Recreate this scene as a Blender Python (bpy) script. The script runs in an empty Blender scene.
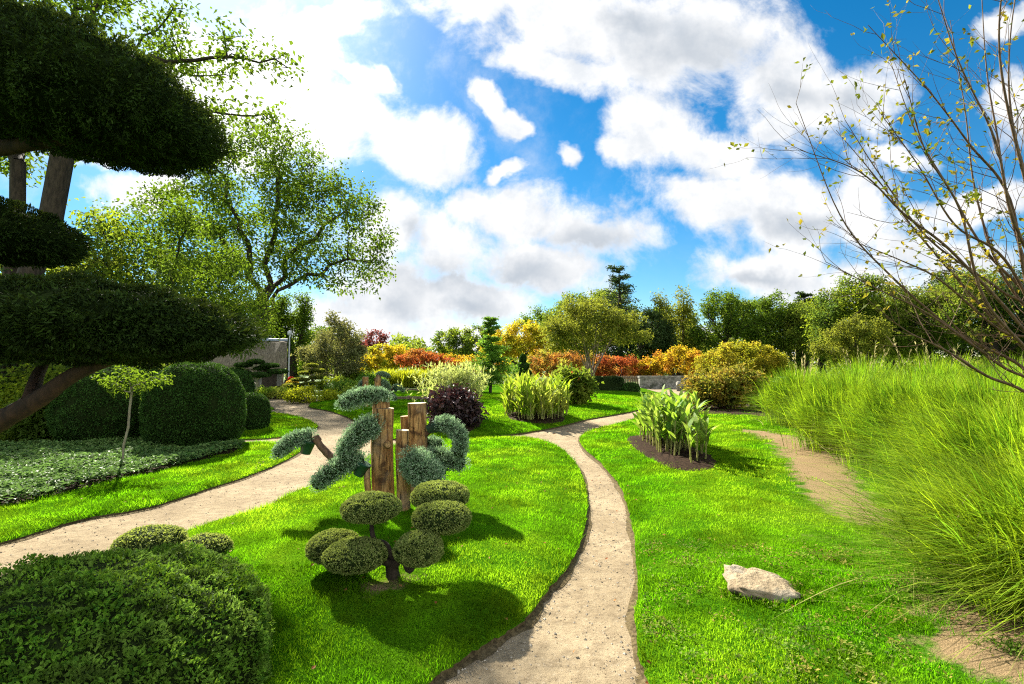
import bpy, bmesh, math, random
import numpy as np
from mathutils import Vector, geometry

S = bpy.context.scene
COL = S.collection
rng = np.random.default_rng(11)
random.seed(11)
R = math.radians

# ------------------------------------------------------------------ camera
F, H0 = 500.0, 1.7
PITCH = math.atan(24 / F)
cd = bpy.data.cameras.new('camera')
cam = bpy.data.objects.new('camera', cd)
COL.objects.link(cam)
cam.location = (0, 0, H0)
cam.rotation_euler = (math.pi / 2 + PITCH, 0, 0)
cd.sensor_width = 36
cd.lens = F * 36 / 1024
cd.clip_start, cd.clip_end = 0.05, 3000
cd.dof.use_dof = False
S.camera = cam


def ray(px, py):
    r, u = (px - 512) / F, (342 - py) / F
    c, s = math.cos(PITCH), math.sin(PITCH)
    return Vector((r, c - u * s, s + u * c))


def G(px, py, z=0.0):
    d = ray(px, py)
    t = (z - H0) / d.z
    return Vector((d.x * t, d.y * t, z))


def P(px, py, y):
    d = ray(px, py)
    t = y / d.y
    return Vector((d.x * t, y, H0 + d.z * t))


# ------------------------------------------------------------------ light, sky, exposure
SUN_EL = R(36.0)
sd = ray(206, 92)
SUN_AZ = math.atan2(sd.x, sd.y)            # from +Y towards +X
SUN_DIR = Vector((math.sin(SUN_AZ) * math.cos(SUN_EL), math.cos(SUN_AZ) * math.cos(SUN_EL), math.sin(SUN_EL)))
sl = bpy.data.lights.new('sun', 'SUN')
sl.energy = 4.0
sl.angle = R(0.8)
sl.color = (1.0, 0.93, 0.80)
sun = bpy.data.objects.new('sun', sl)
COL.objects.link(sun)
sun.rotation_euler = SUN_DIR.to_track_quat('Z', 'Y').to_euler()

SKY_STRENGTH = 0.05
S.view_settings.view_transform = 'Standard'
S.view_settings.look = 'None'
S.view_settings.exposure = 2.4
S.view_settings.gamma = 1.0
S.view_settings.use_curve_mapping = False
CLOUD_GAIN = 1.0 / (SKY_STRENGTH * 2 ** S.view_settings.exposure)
S.cycles.max_bounces = 7
S.cycles.diffuse_bounces = 3
S.cycles.glossy_bounces = 2
S.cycles.transmission_bounces = 4
S.cycles.transparent_max_bounces = 4
S.cycles.use_denoising = False
S.cycles.filter_width = 1.15
S.cycles.sample_clamp_indirect = 6.0


class NT:
    """tiny node helper"""
    def __init__(s, tree):
        s.t = tree
        s.n, s.l = tree.nodes, tree.links

    def node(s, typ, **kw):
        n = s.n.new(typ)
        for k, v in kw.items():
            setattr(n, k, v)
        return n

    def put(s, sock, v):
        if isinstance(v, bpy.types.NodeSocket):
            s.l.new(v, sock)
        else:
            sock.default_value = v

    def m(s, op, a, b=0.0, c=None, clamp=False):
        n = s.node('ShaderNodeMath', operation=op, use_clamp=clamp)
        s.put(n.inputs[0], a)
        s.put(n.inputs[1], b)
        if c is not None:
            s.put(n.inputs[2], c)
        return n.outputs[0]

    def step(s, v, lo, hi):
        n = s.node('ShaderNodeMapRange', interpolation_type='SMOOTHSTEP')
        s.put(n.inputs[0], v)
        n.inputs[1].default_value, n.inputs[2].default_value = lo, hi
        return n.outputs[0]

    def mix(s, f, a, b, typ='MIX'):
        n = s.node('ShaderNodeMix', data_type='RGBA', blend_type=typ)
        s.put(n.inputs[0], f)
        s.put(n.inputs[6], a if isinstance(a, bpy.types.NodeSocket) else (*a[:3], 1))
        s.put(n.inputs[7], b if isinstance(b, bpy.types.NodeSocket) else (*b[:3], 1))
        return n.outputs[2]

    def noise(s, vec, scale, detail=4, rough=0.55, dist=0.0, out=0):
        n = s.node('ShaderNodeTexNoise')
        if vec is not None:
            s.l.new(vec, n.inputs['Vector'])
        n.inputs['Scale'].default_value = scale
        n.inputs['Detail'].default_value = detail
        n.inputs['Roughness'].default_value = rough
        n.inputs['Distortion'].default_value = dist
        return n.outputs[out]


# clouds: (px, py, rx, ry, degrees) of the photograph turned into directions of the sky
CLOUDS = [
    (590, 28, 120, 42, 8), (680, 42, 125, 62, 10), (560, 62, 80, 26, 12), (480, -6, 85, 24, 0), (790, 95, 85, 55, 25), (850, 100, 55, 42, 0),
    (655, 122, 52, 40, -20), (625, 146, 28, 18, 0), (715, 150, 60, 26, 10), (770, 130, 30, 20, 0),
    (735, 198, 92, 34, 6), (790, 222, 66, 44, 0), (700, 185, 50, 18, 5), (770, 272, 80, 22, 0), (850, 285, 90, 20, 0), (860, 210, 40, 60, 0),
    (520, 215, 66, 42, 0), (470, 208, 34, 20, 0), (590, 235, 64, 34, 10), (548, 270, 88, 26, 0), (440, 248, 48, 46, 0), (392, 232, 42, 46, 30),
    (390, 295, 62, 42, 0), (470, 300, 74, 26, 0), (350, 320, 90, 30, 0), (430, 335, 110, 14, 0), (600, 345, 300, 16, 0),
    (366, 108, 56, 24, 25), (424, 150, 58, 40, 22), (330, 128, 50, 40, 0), (488, 112, 15, 38, -28), (512, 130, 17, 13, 0), (506, 170, 24, 9, -12),
    (565, 155, 14, 13, 20), (508, 190, 12, 9, 0),
    (340, 12, 60, 18, -8), (368, 74, 44, 11, 25), (250, 100, 110, 90, 0), (290, 45, 60, 50, 20), (130, 185, 60, 22, 0), (80, 150, 40, 18, 0),
    (908, 255, 46, 30, 0), (975, 205, 90, 18, -20), (1012, 100, 34, 34, 0), (1010, 25, 46, 16, -20), (900, 160, 40, 12, 10), (960, 270, 60, 24, 0), (40, 330, 200, 30, 0),
]
GREYS = [(592, 246, 62, 22, 8), (530, 276, 66, 17, 0), (450, 284, 62, 22, 0), (410, 236, 20, 16, 30), (400, 300, 44, 16, 0), (690, 48, 95, 30, 8),
         (800, 232, 44, 18, 0), (790, 100, 50, 18, 20), (640, 20, 60, 14, 0), (760, 277, 50, 9, 0), (470, 305, 40, 14, 0), (848, 108, 30, 16, 0)]

w = bpy.data.worlds.new('World')
S.world = w
w.use_nodes = True
w.cycles.sampling_method = 'MANUAL'
w.cycles.sample_map_resolution = 512
n = NT(w.node_tree)
n.n.clear()
sky = n.node('ShaderNodeTexSky', sky_type='NISHITA')
sky.sun_disc = False
sky.sun_elevation = SUN_EL
sky.sun_rotation = SUN_AZ
sky.altitude = 0
sky.air_density, sky.dust_density, sky.ozone_density = 1.0, 0.05, 3.0
hs = n.node('ShaderNodeHueSaturation')
hs.inputs['Saturation'].default_value = 1.4
hs.inputs['Value'].default_value = 0.58
hs.inputs['Hue'].default_value = 0.493
n.l.new(sky.outputs[0], hs.inputs['Color'])
tc = n.node('ShaderNodeTexCoord')
sep = n.node('ShaderNodeSeparateXYZ')
n.l.new(tc.outputs['Generated'], sep.inputs[0])
dx, dy, dz = sep.outputs
yy = n.m('MAXIMUM', dy, 0.15)
u, v = n.m('DIVIDE', dx, yy), n.m('DIVIDE', dz, yy)
uv = n.node('ShaderNodeCombineXYZ')
n.l.new(u, uv.inputs[0])
n.l.new(v, uv.inputs[1])
uv = uv.outputs[0]
wn = n.noise(uv, 4.5, 5, 0.6, out=1)
wv = n.node('ShaderNodeVectorMath', operation='SUBTRACT')
n.l.new(wn, wv.inputs[0])
wv.inputs[1].default_value = (.5, .5, .5)
ws = n.node('ShaderNodeVectorMath', operation='SCALE')
n.l.new(wv.outputs[0], ws.inputs[0])
ws.inputs['Scale'].default_value = 0.16
wa = n.node('ShaderNodeVectorMath', operation='ADD')
n.l.new(uv, wa.inputs[0])
n.l.new(ws.outputs[0], wa.inputs[1])
uvw = n.node('ShaderNodeVectorMath', operation='MULTIPLY')
n.l.new(wa.outputs[0], uvw.inputs[0])
uvw.inputs[1].default_value = (1, 1, 0)
uvw = uvw.outputs[0]


def blobs(lst):
    acc = None
    for (px, py, rx, ry, deg) in lst:
        d = ray(px, py)
        mp = n.node('ShaderNodeMapping', vector_type='TEXTURE')
        n.l.new(uvw, mp.inputs['Vector'])
        mp.inputs['Location'].default_value = (d.x / d.y, d.z / d.y, 0)
        mp.inputs['Rotation'].default_value = (0, 0, -R(deg))
        mp.inputs['Scale'].default_value = (rx / F, ry / F, 1)
        ln = n.node('ShaderNodeVectorMath', operation='LENGTH')
        n.l.new(mp.outputs[0], ln.inputs[0])
        q = ln.outputs['Value']
        acc = q if acc is None else n.m('SMOOTH_MIN', acc, q, 0.25)
    return acc


sdf = blobs(CLOUDS)
fb = n.noise(uv, 6.0, 11, 0.66, 0.25)
front = n.m('ADD', n.m('SUBTRACT', 1.10, sdf), n.m('MULTIPLY', n.m('SUBTRACT', fb, 0.5), 2.2))
back = n.m('MULTIPLY', n.m('SUBTRACT', n.noise(tc.outputs['Generated'], 3.0, 6, 0.6), 0.43), 4.0)
fsel = n.step(dy, 0.12, 0.35)
mx = n.node('ShaderNodeMix', data_type='FLOAT')
n.put(mx.inputs[0], fsel)
n.put(mx.inputs[2], back)
n.put(mx.inputs[3], front)
dens = mx.outputs[0]
mask = n.step(dens, -0.16, 0.55)
veil = n.m('MULTIPLY', n.step(n.noise(uv, 3.2, 9, 0.66, 0.2), 0.46, 0.78), n.m('MULTIPLY', n.step(dx, 0.45, -0.25), 0.75))
mask = n.m('MAXIMUM', mask, n.m('MULTIPLY', veil, n.step(dy, 0.12, 0.35)))
grey = n.step(n.m('ADD', n.m('SUBTRACT', 1.0, blobs(GREYS)), n.m('MULTIPLY', n.m('SUBTRACT', n.noise(uv, 9.0, 6, 0.6), 0.5), 1.5)), -0.5, 1.1)
grey = n.m('MULTIPLY', grey, n.step(dens, 0.1, 0.6))
tone = n.noise(uv, 12.0, 6, 0.6)
white = n.mix(n.step(tone, 0.30, 0.62), (0.84, 0.88, 0.93), (1.10, 1.10, 1.10))
ccol = n.mix(n.m('MULTIPLY', grey, 0.72), white, (0.44, 0.51, 0.60))
cg = n.mix(1.0, ccol, (CLOUD_GAIN,) * 3, 'MULTIPLY')
# extra brightness added to the unseen clouds opposite the sun, as front fill
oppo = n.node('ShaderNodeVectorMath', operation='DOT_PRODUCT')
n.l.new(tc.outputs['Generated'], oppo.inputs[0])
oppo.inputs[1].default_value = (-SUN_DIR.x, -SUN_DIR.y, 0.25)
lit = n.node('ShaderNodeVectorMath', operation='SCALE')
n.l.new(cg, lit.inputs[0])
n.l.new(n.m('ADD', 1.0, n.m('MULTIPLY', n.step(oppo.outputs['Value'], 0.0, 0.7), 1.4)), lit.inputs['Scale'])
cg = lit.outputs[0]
# brightness of the air and thin cloud close round the sun
dot = n.node('ShaderNodeVectorMath', operation='DOT_PRODUCT')
n.l.new(tc.outputs['Generated'], dot.inputs[0])
dot.inputs[1].default_value = SUN_DIR
glow = n.m('POWER', n.m('MAXIMUM', dot.outputs['Value'], 0.0), 24.0)
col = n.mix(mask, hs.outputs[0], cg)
gc = n.node('ShaderNodeVectorMath', operation='SCALE')
gc.inputs[0].default_value = (1.0, 0.99, 0.95)
n.l.new(n.m('MULTIPLY', glow, 0.75 * CLOUD_GAIN), gc.inputs['Scale'])
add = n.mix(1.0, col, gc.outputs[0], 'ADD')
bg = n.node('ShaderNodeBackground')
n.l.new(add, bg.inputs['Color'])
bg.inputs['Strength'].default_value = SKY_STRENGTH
out = n.node('ShaderNodeOutputWorld')
n.l.new(bg.outputs[0], out.inputs[0])


# ------------------------------------------------------------------ materials
def new_mat(name):
    m = bpy.data.materials.new(name)
    m.use_nodes = True
    t = NT(m.node_tree)
    t.n.clear()
    o = t.node('ShaderNodeOutputMaterial')
    return m, t, o


def principled(t, col, rough=0.7, spec=0.3, bump=None, bstr=0.3, bdist=0.02):
    p = t.node('ShaderNodeBsdfPrincipled')
    t.put(p.inputs['Base Color'], col if isinstance(col, bpy.types.NodeSocket) else (*col[:3], 1))
    t.put(p.inputs['Roughness'], rough)
    p.inputs['Specular IOR Level'].default_value = spec
    if bump is not None:
        b = t.node('ShaderNodeBump')
        b.inputs['Strength'].default_value = bstr
        b.inputs['Distance'].default_value = bdist
        t.l.new(bump, b.inputs['Height'])
        t.l.new(b.outputs[0], p.inputs['Normal'])
    return p


def leaf_mat(name, c1, c2, trans, tfac=0.4, scale=1.2, c3=None, spec=0.05, rough=0.6, vs=2.7, va=0.6):
    """leaf colour varies from leaf to leaf and from clump to clump (c3 = a second hue in patches)"""
    m, t, o = new_mat(name)
    g = t.node('ShaderNodeNewGeometry')
    tc = t.node('ShaderNodeTexCoord')
    rnd = g.outputs['Random Per Island']
    c = t.mix(rnd, c1, c2)
    nz = t.noise(tc.outputs['Object'], scale, 3, 0.6)
    if c3 is not None:
        c = t.mix(t.step(nz, 0.42, 0.62), c, c3)
    k = t.node('ShaderNodeHueSaturation')
    val = t.m('ADD', 1.0 - va / 2, t.m('MULTIPLY', t.step(t.noise(tc.outputs['Object'], scale * vs, 3, 0.6), 0.34, 0.66), va))
    t.put(k.inputs['Value'], val)
    t.put(k.inputs['Color'], c)
    p = principled(t, k.outputs[0], rough, spec)
    tr = t.node('ShaderNodeBsdfTranslucent')
    tm = t.mix(rnd, trans, tuple(x * 0.7 for x in trans))
    if c3 is not None:
        tm = t.mix(t.step(nz, 0.42, 0.62), tm, tuple(min(1, x * 2.2) for x in c3))
    k2 = t.node('ShaderNodeHueSaturation')
    t.put(k2.inputs['Value'], val)
    t.put(k2.inputs['Color'], tm)
    t.l.new(k2.outputs[0], tr.inputs['Color'])
    ms = t.node('ShaderNodeMixShader')
    ms.inputs[0].default_value = tfac
    t.l.new(p.outputs[0], ms.inputs[1])
    t.l.new(tr.outputs[0], ms.inputs[2])
    t.l.new(ms.outputs[0], o.inputs[0])
    return m


def plain_mat(name, c1, c2, scale=8, rough=0.8, bstr=0.4, bdist=0.02, stretch=(1, 1, 1), detail=6, spec=0.25, c3=None):
    m, t, o = new_mat(name)
    tc = t.node('ShaderNodeTexCoord')
    mp = t.node('ShaderNodeMapping')
    mp.inputs['Scale'].default_value = stretch
    t.l.new(tc.outputs['Object'], mp.inputs[0])
    nz = t.noise(mp.outputs[0], scale, detail, 0.65)
    c = t.mix(t.step(nz, 0.3, 0.7), c1, c2)
    if c3 is not None:
        c = t.mix(t.step(t.noise(mp.outputs[0], scale * 0.37, 4, 0.6), 0.5, 0.64), c, c3)
    p = principled(t, c, rough, spec, nz, bstr, bdist)
    t.l.new(p.outputs[0], o.inputs[0])
    return m


def lawn_mat(name, soil=False):
    m, t, o = new_mat(name)
    tc = t.node('ShaderNodeTexCoord')
    ob = tc.outputs['Object']
    big = t.noise(ob, 0.55, 3, 0.55, 0.4)
    mid = t.noise(ob, 3.5, 4, 0.6)
    fine = t.noise(ob, 55, 3, 0.7)
    c = t.mix(t.step(big, 0.35, 0.68), (0.035, 0.125, 0.004), (0.090, 0.205, 0.005))
    c = t.mix(t.m('MULTIPLY', t.step(mid, 0.45, 0.75), 0.45), c, (0.150, 0.220, 0.008))
    c = t.mix(t.m('MULTIPLY', t.step(fine, 0.30, 0.70), 0.8), c, (0.012, 0.040, 0.002))
    at = t.node('ShaderNodeAttribute', attribute_name='bare')
    bm_ = t.m('ADD', at.outputs['Fac'], t.m('MULTIPLY', t.m('SUBTRACT', t.noise(ob, 6, 5, 0.7), 0.5), 1.1))
    soilc = t.mix(fine, (0.13, 0.088, 0.045), (0.27, 0.195, 0.11))
    c = t.mix(t.step(bm_, 0.42, 0.72), c, soilc)
    p = principled(t, c, 0.9, 0.0, t.noise(ob, 90, 3, 0.7), 0.8, 0.02)
    t.l.new(p.outputs[0], o.inputs[0])
    return m


def path_mat():
    m, t, o = new_mat('sandy gravel')
    tc = t.node('ShaderNodeTexCoord')
    ob = tc.outputs['Object']
    big = t.noise(ob, 0.9, 4, 0.6, 0.3)
    mid = t.noise(ob, 9, 5, 0.65)
    fine = t.noise(ob, 140, 4, 0.75)
    vo = t.node('ShaderNodeTexVoronoi')
    vo.inputs['Scale'].default_value = 70
    t.l.new(ob, vo.inputs['Vector'])
    c = t.mix(t.step(big, 0.3, 0.7), (0.205, 0.160, 0.098), (0.305, 0.245, 0.155))
    c = t.mix(t.m('MULTIPLY', t.step(mid, 0.42, 0.68), 0.6), c, (0.130, 0.098, 0.060))
    c = t.mix(t.m('MULTIPLY', t.step(fine, 0.45, 0.75), 0.75), c, (0.12, 0.09, 0.055))
    c = t.mix(t.m('MULTIPLY', t.step(vo.outputs['Color'], 0.7, 1.0), 0.35), c, (0.36, 0.31, 0.23))
    speck = t.noise(ob, 48, 2, 0.5)
    c = t.mix(t.m('MULTIPLY', t.step(speck, 0.63, 0.70), 0.75), c, (0.06, 0.042, 0.025))
    h = t.m('ADD', t.m('MULTIPLY', fine, 0.5), t.m('MULTIPLY', mid, 1.4))
    p = principled(t, c, 0.95, 0.05, h, 0.9, 0.016)
    t.l.new(p.outputs[0], o.inputs[0])
    return m


def log_mat():
    m, t, o = new_mat('weathered stripped log')
    tc = t.node('ShaderNodeTexCoord')
    mp = t.node('ShaderNodeMapping')
    mp.inputs['Scale'].default_value = (1, 1, 0.16)
    t.l.new(tc.outputs['Object'], mp.inputs[0])
    a = t.noise(mp.outputs[0], 22, 6, 0.65, 0.6)
    b = t.noise(mp.outputs[0], 70, 4, 0.7)
    k = t.noise(tc.outputs['Object'], 5.0, 5, 0.65, 0.5)
    c = t.mix(t.step(a, 0.32, 0.68), (0.16, 0.075, 0.026), (0.48, 0.285, 0.105))
    c = t.mix(t.m('MULTIPLY', t.step(b, 0.55, 0.75), 0.7), c, (0.075, 0.04, 0.02))
    c = t.mix(t.m('MULTIPLY', t.step(k, 0.52, 0.64), 0.85), c, (0.050, 0.026, 0.014))
    mp2 = t.node('ShaderNodeMapping')
    mp2.inputs['Scale'].default_value = (1, 1, 0.05)
    t.l.new(tc.outputs['Object'], mp2.inputs[0])
    crk = t.noise(mp2.outputs[0], 38, 3, 0.6, 0.3)
    crack = t.step(crk, 0.60, 0.66)
    c = t.mix(t.m('MULTIPLY', crack, 0.85), c, (0.020, 0.012, 0.007))
    gw = t.noise(tc.outputs['Object'], 3.0, 4, 0.6)
    c = t.mix(t.m('MULTIPLY', t.step(gw, 0.48, 0.66), 0.45), c, (0.19, 0.165, 0.13))
    p = principled(t, c, 0.85, 0.1, t.m('SUBTRACT', t.m('ADD', a, b), t.m('MULTIPLY', crack, 2.0)), 0.8, 0.018)
    t.l.new(p.outputs[0], o.inputs[0])
    return m


def thatch_mat():
    m, t, o = new_mat('weathered grey thatch')
    tc = t.node('ShaderNodeTexCoord')
    mp = t.node('ShaderNodeMapping')
    mp.inputs['Scale'].default_value = (1, 0.25, 0.25)
    t.l.new(tc.outputs['Object'], mp.inputs[0])
    a = t.noise(mp.outputs[0], 14, 6, 0.75)
    k = t.noise(tc.outputs['Object'], 0.9, 4, 0.6)
    c = t.mix(t.step(a, 0.3, 0.7), (0.06, 0.050, 0.034), (0.21, 0.18, 0.125))
    c = t.mix(t.m('MULTIPLY', t.step(k, 0.5, 0.7), 0.5), c, (0.13, 0.15, 0.06))
    p = principled(t, c, 0.9, 0.1, a, 0.8, 0.08)
    t.l.new(p.outputs[0], o.inputs[0])
    return m


M = {}
M['lawn'] = lawn_mat('mown lawn turf')
M['path'] = path_mat()
M['soil'] = plain_mat('dark garden soil', (0.012, 0.007, 0.004), (0.040, 0.024, 0.014), 22, 0.95, 0.9, 0.04, spec=0.05)
M['edge'] = plain_mat('turf edge soil', (0.04, 0.03, 0.015), (0.13, 0.10, 0.05), 30, 0.95, 0.8, 0.02, spec=0.05)
M['meadow'] = plain_mat('garden ground', (0.045, 0.10, 0.012), (0.10, 0.16, 0.02), 0.6, 0.95, 0.5, 0.05)
M['blade'] = leaf_mat('grass blade', (0.025, 0.105, 0.003), (0.085, 0.225, 0.004), (0.17, 0.46, 0.004), 0.46, 0.42, c3=(0.130, 0.215, 0.005), spec=0.0, vs=6.0, va=1.0)
M['bark'] = plain_mat('dark bark', (0.014, 0.010, 0.007), (0.048, 0.035, 0.023), 16, 0.9, 0.8, 0.03, (1, 1, 0.25))
M['barklight'] = plain_mat('pale smooth bark', (0.16, 0.13, 0.09), (0.34, 0.29, 0.21), 14, 0.8, 0.4, 0.01, (1, 1, 0.4))
M['barkred'] = plain_mat('red brown twig bark', (0.050, 0.028, 0.016), (0.14, 0.082, 0.042), 30, 0.7, 0.3, 0.01, (1, 1, 0.4))
M['yewbark'] = plain_mat('reddish yew bark', (0.012, 0.008, 0.005), (0.045, 0.025, 0.013), 14, 0.85, 0.8, 0.02, (1, 1, 0.3))
M['log'] = log_mat()
M['logend'] = plain_mat('sawn log end', (0.33, 0.24, 0.13), (0.52, 0.41, 0.25), 14, 0.8, 0.3, 0.01)
M['thatch'] = thatch_mat()
M['stone'] = plain_mat('pale field stone', (0.16, 0.12, 0.07), (0.31, 0.245, 0.15), 11, 0.9, 1.0, 0.05, c3=(0.22, 0.19, 0.14))
M['wallstone'] = plain_mat('weathered wall stone', (0.09, 0.085, 0.07), (0.28, 0.265, 0.22), 5, 0.9, 0.8, 0.05, c3=(0.06, 0.065, 0.04))
M['wood'] = plain_mat('weathered timber', (0.09, 0.065, 0.04), (0.22, 0.165, 0.105), 12, 0.85, 0.5, 0.01, (1, 1, 0.2))
M['darkwood'] = plain_mat('dark timber', (0.02, 0.015, 0.01), (0.06, 0.045, 0.03), 10, 0.85, 0.4, 0.01)
M['slate'] = plain_mat('bluish ridge cap', (0.16, 0.20, 0.26), (0.30, 0.35, 0.42), 6, 0.6, 0.3, 0.01)
M['pot'] = plain_mat('dark green plastic pot', (0.006, 0.035, 0.022), (0.012, 0.06, 0.038), 6, 0.45, 0.1, 0.005, spec=0.5)
M['clay'] = plain_mat('clay pot', (0.20, 0.09, 0.05), (0.30, 0.15, 0.09), 8, 0.8, 0.3, 0.01)
M['grey_paint'] = plain_mat('grey metal', (0.30, 0.32, 0.33), (0.42, 0.44, 0.45), 6, 0.5, 0.1, 0.005)
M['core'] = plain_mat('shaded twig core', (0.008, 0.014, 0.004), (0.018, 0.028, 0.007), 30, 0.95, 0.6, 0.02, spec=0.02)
M['pebble'] = leaf_mat('path pebble', (0.12, 0.10, 0.07), (0.42, 0.37, 0.29), (0.1, 0.1, 0.1), 0.0, 3)
M['deadleaf'] = leaf_mat('fallen leaf', (0.20, 0.06, 0.02), (0.26, 0.14, 0.04), (0.3, 0.12, 0.03), 0.25, 3)
M['yew'] = leaf_mat('dark yew needles', (0.007, 0.016, 0.004), (0.030, 0.054, 0.010), (0.09, 0.13, 0.012), 0.18, 2.2, va=.9)
M['yewdome'] = leaf_mat('clipped yew', (0.018, 0.050, 0.010), (0.045, 0.100, 0.016), (0.07, 0.15, 0.015), 0.25, 1.6)
M['hedge'] = leaf_mat('box hedge leaf', (0.014, 0.060, 0.006), (0.125, 0.240, 0.020), (0.24, 0.42, 0.02), 0.34, 5, c3=(0.100, 0.165, 0.022), va=1.1)
M['ball'] = leaf_mat('fine box leaf', (0.065, 0.110, 0.022), (0.300, 0.335, 0.100), (0.36, 0.44, 0.07), 0.36, 6, va=.3)
M['silver'] = leaf_mat('silvery small leaf', (0.085, 0.180, 0.075), (0.380, 0.480, 0.300), (0.24, 0.38, 0.18), 0.3, 8, va=.9)
M['tree_green'] = leaf_mat('plain green leaf', (0.038, 0.078, 0.010), (0.090, 0.140, 0.015), (0.17, 0.27, 0.015), 0.42, 0.6)  # the leaves' own green, shared by several broadleaf trees
M['tree_yellow'] = leaf_mat('yellow green leaf', (0.060, 0.110, 0.010), (0.130, 0.165, 0.014), (0.32, 0.40, 0.018), 0.48, 0.6, c3=(0.05, 0.085, 0.012))
M['tree_olive'] = leaf_mat('olive leaf', (0.070, 0.090, 0.014), (0.150, 0.170, 0.022), (0.30, 0.33, 0.03), 0.42, 0.8)
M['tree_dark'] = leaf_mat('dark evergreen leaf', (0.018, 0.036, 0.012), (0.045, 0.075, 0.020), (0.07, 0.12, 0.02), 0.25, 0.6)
M['tree_mid'] = leaf_mat('mid green leaf', (0.034, 0.070, 0.010), (0.100, 0.150, 0.016), (0.22, 0.32, 0.02), 0.42, 0.5, c3=(0.13, 0.155, 0.018))
M['greygreen'] = leaf_mat('grey green leaf', (0.085, 0.095, 0.035), (0.165, 0.175, 0.070), (0.25, 0.25, 0.06), 0.4, 0.7)
M['gold'] = leaf_mat('golden autumn leaf', (0.27, 0.185, 0.010), (0.34, 0.27, 0.014), (0.70, 0.50, 0.02), 0.45, 0.5, c3=(0.20, 0.215, 0.014))
M['orange'] = leaf_mat('orange autumn leaf', (0.24, 0.090, 0.025), (0.30, 0.14, 0.03), (0.55, 0.24, 0.04), 0.42, 0.6, c3=(0.20, 0.19, 0.02))
M['red'] = leaf_mat('scarlet maple leaf', (0.20, 0.035, 0.016), (0.32, 0.080, 0.020), (0.50, 0.12, 0.03), 0.40, 0.6, c3=(0.26, 0.12, 0.02))
M['wine'] = leaf_mat('wine red leaf', (0.10, 0.026, 0.026), (0.185, 0.060, 0.045), (0.30, 0.07, 0.05), 0.4, 0.6)
M['maple_mix'] = leaf_mat('yellow orange maple leaf', (0.22, 0.165, 0.014), (0.29, 0.215, 0.016), (0.62, 0.46, 0.02), 0.45, 0.45, c3=(0.30, 0.13, 0.014))
M['maple_olive'] = leaf_mat('turning maple leaf', (0.100, 0.125, 0.014), (0.180, 0.180, 0.016), (0.42, 0.42, 0.02), 0.45, 0.9, c3=(0.215, 0.175, 0.014))
M['larch'] = leaf_mat('fresh green frond', (0.060, 0.145, 0.018), (0.110, 0.210, 0.024), (0.22, 0.42, 0.03), 0.42, 0.8)
M['mis'] = leaf_mat('tall grass blade', (0.036, 0.088, 0.004), (0.270, 0.350, 0.028), (0.40, 0.58, 0.014), 0.38, 1.4, c3=(0.070, 0.150, 0.006), va=1.1)
M['straw'] = leaf_mat('straw seed head', (0.19, 0.20, 0.05), (0.32, 0.31, 0.10), (0.55, 0.46, 0.22), 0.4, 2)
M['yellowgrass'] = leaf_mat('yellow green grass', (0.150, 0.195, 0.012), (0.235, 0.260, 0.018), (0.50, 0.54, 0.02), 0.45, 0.7)
M['canna'] = leaf_mat('broad light leaf', (0.065, 0.165, 0.016), (0.150, 0.265, 0.032), (0.32, 0.52, 0.03), 0.42, 2.5, spec=0.2, c3=(0.16, 0.215, 0.03))
M['cannastalk'] = leaf_mat('pale stalk', (0.24, 0.25, 0.07), (0.34, 0.32, 0.12), (0.4, 0.4, 0.1), 0.3, 3)
M['ginger'] = leaf_mat('upright yellow green leaf', (0.075, 0.165, 0.012), (0.220, 0.310, 0.035), (0.38, 0.54, 0.02), 0.42, 1.5, c3=(0.23, 0.25, 0.035))
M['plume'] = leaf_mat('pale green plume leaf', (0.170, 0.240, 0.040), (0.400, 0.430, 0.190), (0.55, 0.62, 0.15), 0.4, 1.5)
M['darkred'] = leaf_mat('black red foliage', (0.014, 0.008, 0.008), (0.065, 0.030, 0.028), (0.06, 0.02, 0.02), 0.2, 2, spec=0.5)
M['peony'] = leaf_mat('bronzed shrub leaf', (0.050, 0.080, 0.014), (0.190, 0.195, 0.024), (0.34, 0.34, 0.03), 0.32, 2.6, c3=(0.21, 0.145, 0.02), va=.9)
M['variegated'] = leaf_mat('variegated ground cover leaf', (0.030, 0.090, 0.012), (0.150, 0.230, 0.060), (0.20, 0.36, 0.08), 0.25, 2.5, spec=0.2)
M['flower_orange'] = leaf_mat('orange petals', (0.55, 0.16, 0.03), (0.62, 0.26, 0.05), (0.7, 0.25, 0.05), 0.4, 4)
M['flower_yellow'] = leaf_mat('yellow petals', (0.55, 0.33, 0.02), (0.62, 0.42, 0.03), (0.7, 0.5, 0.05), 0.4, 4)
M['flower_red'] = leaf_mat('red petals', (0.42, 0.02, 0.015), (0.55, 0.05, 0.03), (0.6, 0.05, 0.03), 0.4, 4)
M['flower_white'] = leaf_mat('white petals', (0.62, 0.62, 0.70), (0.78, 0.78, 0.82), (0.7, 0.7, 0.75), 0.4, 4)
M['weed'] = leaf_mat('clover and weed leaf', (0.030, 0.085, 0.010), (0.160, 0.215, 0.030), (0.16, 0.30, 0.02), 0.35, 3, c3=(0.17, 0.15, 0.03), va=.9)
M['sparse'] = leaf_mat('sparse autumn leaf', (0.050, 0.085, 0.010), (0.125, 0.140, 0.012), (0.22, 0.27, 0.02), 0.35, 2.6, c3=(0.19, 0.145, 0.012))


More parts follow.
